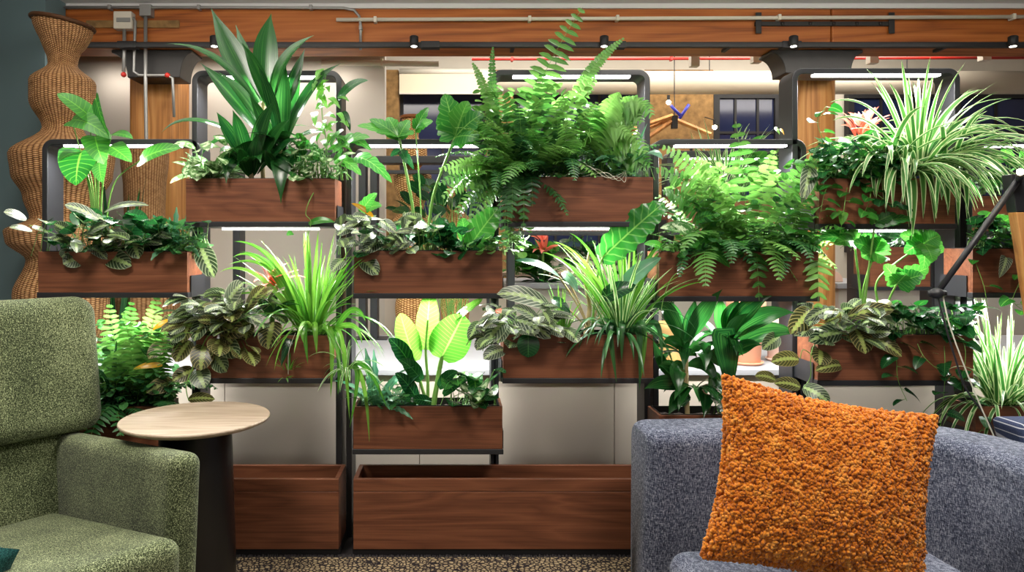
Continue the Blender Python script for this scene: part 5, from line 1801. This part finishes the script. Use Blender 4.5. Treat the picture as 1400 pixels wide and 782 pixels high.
t = thing('cushion', 'dark teal cushion edge on the green armchair seat', 'cushion')
zero(t)
mb = MB()
cushion(mb, .2, .16, .06)
mb.build('cover', M['tealcloth'], t, smooth=True)
t.location = P(-108, 806, 1.93)
t.rotation_euler = (math.radians(12), math.radians(18), math.radians(20))

# blue low tub sofa, facing left
t = thing('sofa', 'blue-grey tweed tub sofa at lower right', 'sofa')
zero(t)
DM = M['denim']
bh = 0.638


def tub(z0, z1, th, flare, n=60):
    """curved wall: along the far arm, round the back corner, along the back and the near arm; open to local +x"""
    mb = MB()
    pts = []
    W, D, r = .74, .50, .34
    pts.append((D, W))
    pts.append((D * .5, W))
    for k in range(13):
        a = PI / 2 + (PI / 2) * k / 12
        pts.append((-D + r + r * math.cos(a), W - r + r * math.sin(a)))
    pts.append((-D, 0))
    for k in range(13):
        a = PI + (PI / 2) * k / 12
        pts.append((-D + r + r * math.cos(a), -W + r + r * math.sin(a)))
    pts.append((D * .5, -W))
    pts.append((D, -W))
    # cross-section: rounded rectangle (across = outward, height)
    rc = .055
    sec = []
    for (cx, cz, a0) in ((th - rc, z1 - rc, 0), (rc, z1 - rc, 90), (rc, z0 + .03, 180), (th - rc, z0 + .03, 270)):
        rr = rc if cz > z0 + .1 else .03
        for k in range(7):
            a = math.radians(a0 + 90 * k / 6)
            sec.append((cx + rr * math.cos(a), cz + rr * math.sin(a)))
    m = len(sec)
    vs, fs = [], []
    N = len(pts)
    # end rounding: extra rings that shrink at the arm ends
    rings = []
    for i in range(N):
        a, b = pts[max(0, i - 1)], pts[min(N - 1, i + 1)]
        dx, dy = b[0] - a[0], b[1] - a[1]
        l = math.hypot(dx, dy)
        nx, ny = dy / l, -dx / l
        if ny == 0 and nx == 0:
            continue
        rings.append((pts[i], (nx, ny), (dx / l, dy / l)))

    def ring(c, nrm, sc, off, d):
        out = []
        for (u, z) in sec:
            uu = th / 2 + (u - th / 2) * sc
            fl = flare * (z - z0) / (z1 - z0)
            zz = z0 + (z - z0) * (1 - (1 - sc) * .1)
            x = c[0] - nrm[0] * (uu - th + fl) * -1 * -1 + d[0] * off
            y = c[1] - nrm[1] * (uu - th + fl) * -1 * -1 + d[1] * off
            out.append((x, y, zz))
        return out
    allr = []
    c, nn, d = rings[0]
    for k in range(6):
        a = PI / 2 * k / 5
        allr.append(ring(c, nn, .62 + .38 * math.sin(a), -.06 * math.cos(a), d))
    for c, nn, d in rings[1:-1]:
        allr.append(ring(c, nn, 1, 0, d))
    c, nn, d = rings[-1]
    for k in range(6):
        a = PI / 2 * (5 - k) / 5
        allr.append(ring(c, nn, .62 + .38 * math.sin(a), .06 * math.cos(a), d))
    for rg in allr:
        vs += rg
    for i in range(len(allr) - 1):
        for k in range(m):
            k2 = (k + 1) % m
            fs.append((i * m + k, (i + 1) * m + k, (i + 1) * m + k2, i * m + k2))
    fs.append(tuple(range(m)))
    fs.append(tuple(reversed([(len(allr) - 1) * m + k for k in range(m)])))
    mb.add(vs, fs)
    return mb


tub(.035, bh, .25, .03).build('tub_wall', DM, t, smooth=True)
m = MB()
m.box(-.30, .58, -.52, .52, .10, .315)
soft(m, 'seat_cushion', DM, t, .06)
for (x, y) in ((.4, .62), (.4, -.62), (-.4, .45), (-.4, -.45)):
    m = MB()
    m.tube([(x, y, .1), (x, y, 0.0)], .022, .018, 12)
    m.build('leg', M['blackmatt'], t, smooth=True)
place(t, 1.31, 1.89, 184)

# orange boucle pillow
t = thing('throw_pillow', 'burnt orange boucle pillow leaning on the blue sofa', 'pillow')
zero(t)
mb = MB()
PA, PB, PT = .31, .258, .085
cushion(mb, PA, PB, PT, 40, .17)
mb.build('cover', M['boucle'], t, smooth=True)
curl = MB()
R = random.Random(77)


def psurf(u, v, sgn):
    k = max(0, (1 - u * u)) * max(0, (1 - v * v))
    return Vector((PA * u * (1 - .17 * (1 - v * v) * .55), sgn * PT * k ** .42, PB * v * (1 - .17 * (1 - u * u) * .55)))


ico_v, ico_f = [], []
tb = MB()
tb.ball((0, 0, 0), 1.0, 6, 4)
for i in range(13000):
    u, v = R.uniform(-1, 1), R.uniform(-1, 1)
    if i % 9 == 0:
        if R.random() < .5:
            u = R.choice((-1, 1))
        else:
            v = R.choice((-1, 1))
    sg = -1 if R.random() < .84 else 1
    c = psurf(u, v, sg)
    e = .02
    du = psurf(min(1, u + e), v, sg) - psurf(max(-1, u - e), v, sg)
    dv = psurf(u, min(1, v + e), sg) - psurf(u, max(-1, v - e), sg)
    nn = du.cross(dv)
    nn = nn.normalized() * (1 if nn.normalized().y * sg > 0 else -1) if nn.length > 1e-9 else Vector((0, sg, 0))
    r = R.uniform(.0038, .0066)
    q = Quaternion((R.uniform(-1, 1), R.uniform(-1, 1), R.uniform(-1, 1), R.uniform(-1, 1))).normalized()
    c = c + nn * R.uniform(0.0, .006)
    st = R.uniform(1.0, 1.9)
    curl.add([c + q @ Vector((a[0] * r * st, a[1] * r, a[2] * r * .85)) for a in tb.v], tb.f)
curl.build('boucle_loops', M['boucle'], t, smooth=True, kind='stuff')
cen = P(1122, 664, 2.08)
t.location = cen
t.rotation_euler = (math.radians(-12), math.radians(10.5), math.radians(-4))

# round side table
XT2, YT2 = PX(268, 2.62), 2.62
ZT = PZ(570, 2.62)
t = thing('side_table', 'round pale oak-topped side table on a black conical base', 'side table', (XT2, YT2, 0))
mb = MB()
rt = 98 * 2.62 / FPX
mb.lathe([(rt * .9, ZT - .022), (rt * .985, ZT - .012), (rt, ZT - .006), (rt, ZT - .003), (rt * .992, ZT), (0.001, ZT)], 96, (XT2, YT2, 0))
mb.build('tabletop', M['oak'], t, smooth=False)
mb = MB()
r0 = 47 * 2.62 / FPX
mb.lathe([(r0 * 1.16, 0.0), (r0 * 1.15, .01), (r0, ZT - .03), (r0, ZT - .022)], 64, (XT2, YT2, 0))
mb.build('conical_base', M['gloss'], t, smooth=True)

# boom lamp at the right edge
YLm = 2.7
t = thing('boom_lamp', 'standing boom lamp with black diagonal arm at right edge', 'floor lamp', (PX(1462, YLm), YLm, 0))
a, b = P(1382, 238, YLm), Vector((PX(1470, YLm), YLm, 0))
d = (b - a).normalized()
e = a + d * ((PZ(238, YLm) - PZ(290, YLm)) / abs(d.z))


def plank(a, b, w0, w1, th):
    mb = MB()
    s0, s1 = Vector((w0, 0, 0)), Vector((w1, 0, 0))
    y = Vector((0, th, 0))
    mb.hexa([b, b + s1, b + s1 + y, b + y, a, a + s0, a + s0 + y, a + y])
    return mb


plank(e, b, .06, .06, .045).build('wooden_post', M['post'], t, bevel=.004)
plank(a, e, .06, .062, .05).build('post_sleeve', M['black'], t, bevel=.004)
mb = MB()
arm0, arm1 = P(1392, 246, YLm - .01), P(1281, 401, YLm - .05)
mb.tube([arm0, arm1], .0115, .0105, 14)
mb.build('boom_arm', M['black'], t, smooth=True)
mb = MB()
mb.ball(arm1, .024, 20, 14, (1, 1, .85))
mb.tube([arm1 + Vector((-.03, 0, 0)), arm1 + Vector((.03, 0, 0))], .012, None, 12)
mb.build('ball_joint', M['black'], t, smooth=True)


def smoothpts(pts, m=10):
    q = [Vector(p) for p in pts]
    out = []
    for i in range(len(q) - 1):
        p0, p1, p2, p3 = q[max(0, i - 1)], q[i], q[i + 1], q[min(len(q) - 1, i + 2)]
        for k in range(m):
            s = k / m
            out.append(0.5 * ((2 * p1) + (p2 - p0) * s + (2 * p0 - 5 * p1 + 4 * p2 - p3) * s * s + (3 * p1 - p0 - 3 * p2 + p3) * s ** 3))
    return out + [q[-1]]


mb = MB()
mb.tube(smoothpts([arm1, P(1291, 440, 2.64), P(1306, 490, 2.63), P(1320, 530, 2.62), P(1343, 563, 2.62), P(1358, 590, 2.62), P(1360, 626, 2.62), P(1362, 800, 2.62), (PX(1364, 2.62), 2.62, 0.01)]), .0035, None, 8)
mb.build('cable', M['black'], t, smooth=True)
mb = MB()
mb.tube(smoothpts([arm1 + Vector((.02, 0, 0)), P(1300, 450, 2.63), P(1330, 530, 2.61), P(1356, 590, 2.6), P(1374, 634, 2.6), P(1420, 760, 2.6), (PX(1440, 2.6), 2.6, 0.01)]), .0025, None, 8)
mb.build('cord', M['root'], t, smooth=True)
mb = MB()
mb.ball(P(1395, 235, YLm - .06), .012, 12, 8)
mb.build('lamp_bulb', M['bulb'], t, smooth=True)
mb = MB()
mb.tube([P(1393, 250, YLm), P(1395, 238, YLm - .055)], .01, .014, 10)
mb.build('bulb_socket', M['black'], t, smooth=True)

# corner of a further striped chair at the right edge
t = thing('armchair', 'navy chair corner with thin pale stripes at far right edge', 'armchair', (PX(1470, 2.75), 2.75, 0))
m = MB()
m.hexa([(PX(1396, 2.7), 2.6, .25), (1.0 + 1.6, 2.6, .25), (2.6, 2.85, .25), (PX(1396, 2.8), 2.85, .25), (PX(1391, 2.65), 2.63, PZ(580, 2.65)), (2.6, 2.63, PZ(580, 2.65)), (2.6, 2.8, PZ(580, 2.65)), (PX(1391, 2.65), 2.8, PZ(580, 2.65))])
soft(m, 'backrest', M['stripe'], t, .03, 6)
for x in (PX(1430, 2.7), 2.5):
    for y in (2.66, 2.8):
        m = MB()
        m.tube([(x, y, .27), (x, y, 0)], .02, .015, 10)
        m.build('leg', M['blackmatt'], t, smooth=True)

# ------------------------------------------------------------------ room lighting and added fill lights
WARM = (1.0, 0.93, 0.84)
area('front_room_light', (-1.2, 1.5, CEIL - .03), .8, .6, 62, WARM)
area('front_room_light', (1.3, 1.5, CEIL - .03), .8, .6, 62, WARM)
area('front_room_light', (0.2, -1.9, 2.5), 4.0, 0.8, 16, WARM, (math.radians(72), 0, 0))  # added fill light from behind the camera, not a ceiling fitting
area('ceiling_fill', (-1.0, 2.9, 2.5), 2.4, .3, 50, WARM, (PI, 0, 0))  # unseen fill added to brighten the ceiling and beam from below
area('beam_fill', (0.8, 2.9, 2.72), 6.0, .2, 14, WARM, (math.radians(97), 0, 0))  # added fill light aimed at the timber beam, out of view
area('ceiling_fill', (2.0, 2.9, 2.5), 2.4, .3, 50, WARM, (PI, 0, 0))  # second added fill under the ceiling, right side
area('track_wash', (-1.4, 4.3, PZ(60, 4.4) - .02), 2.0, .08, 6, WARM, (math.radians(18), 0, 0))
area('track_wash', (1.6, 4.3, PZ(60, 4.4) - .02), 3.0, .08, 9, WARM, (math.radians(18), 0, 0))
area('rear_light', (0.6, 6.0, 3.3), 2.0, 1.0, 50, WARM)  # unseen area lights put in over the rear room
area('rear_light', (3.2, 6.0, 3.3), 2.0, 1.0, 60, WARM)
area('rear_light', (-1.6, 4.95, 2.5), 1.8, .1, 5, WARM, (math.radians(40), 0, 0))  # unseen area light aimed at the white partition
area('rear_wall_fill', (1.6, 5.5, 3.05), 5.0, .2, 34, WARM, (math.radians(85), 0, 0))  # added fill hidden behind the beam, brightens the upper back wall
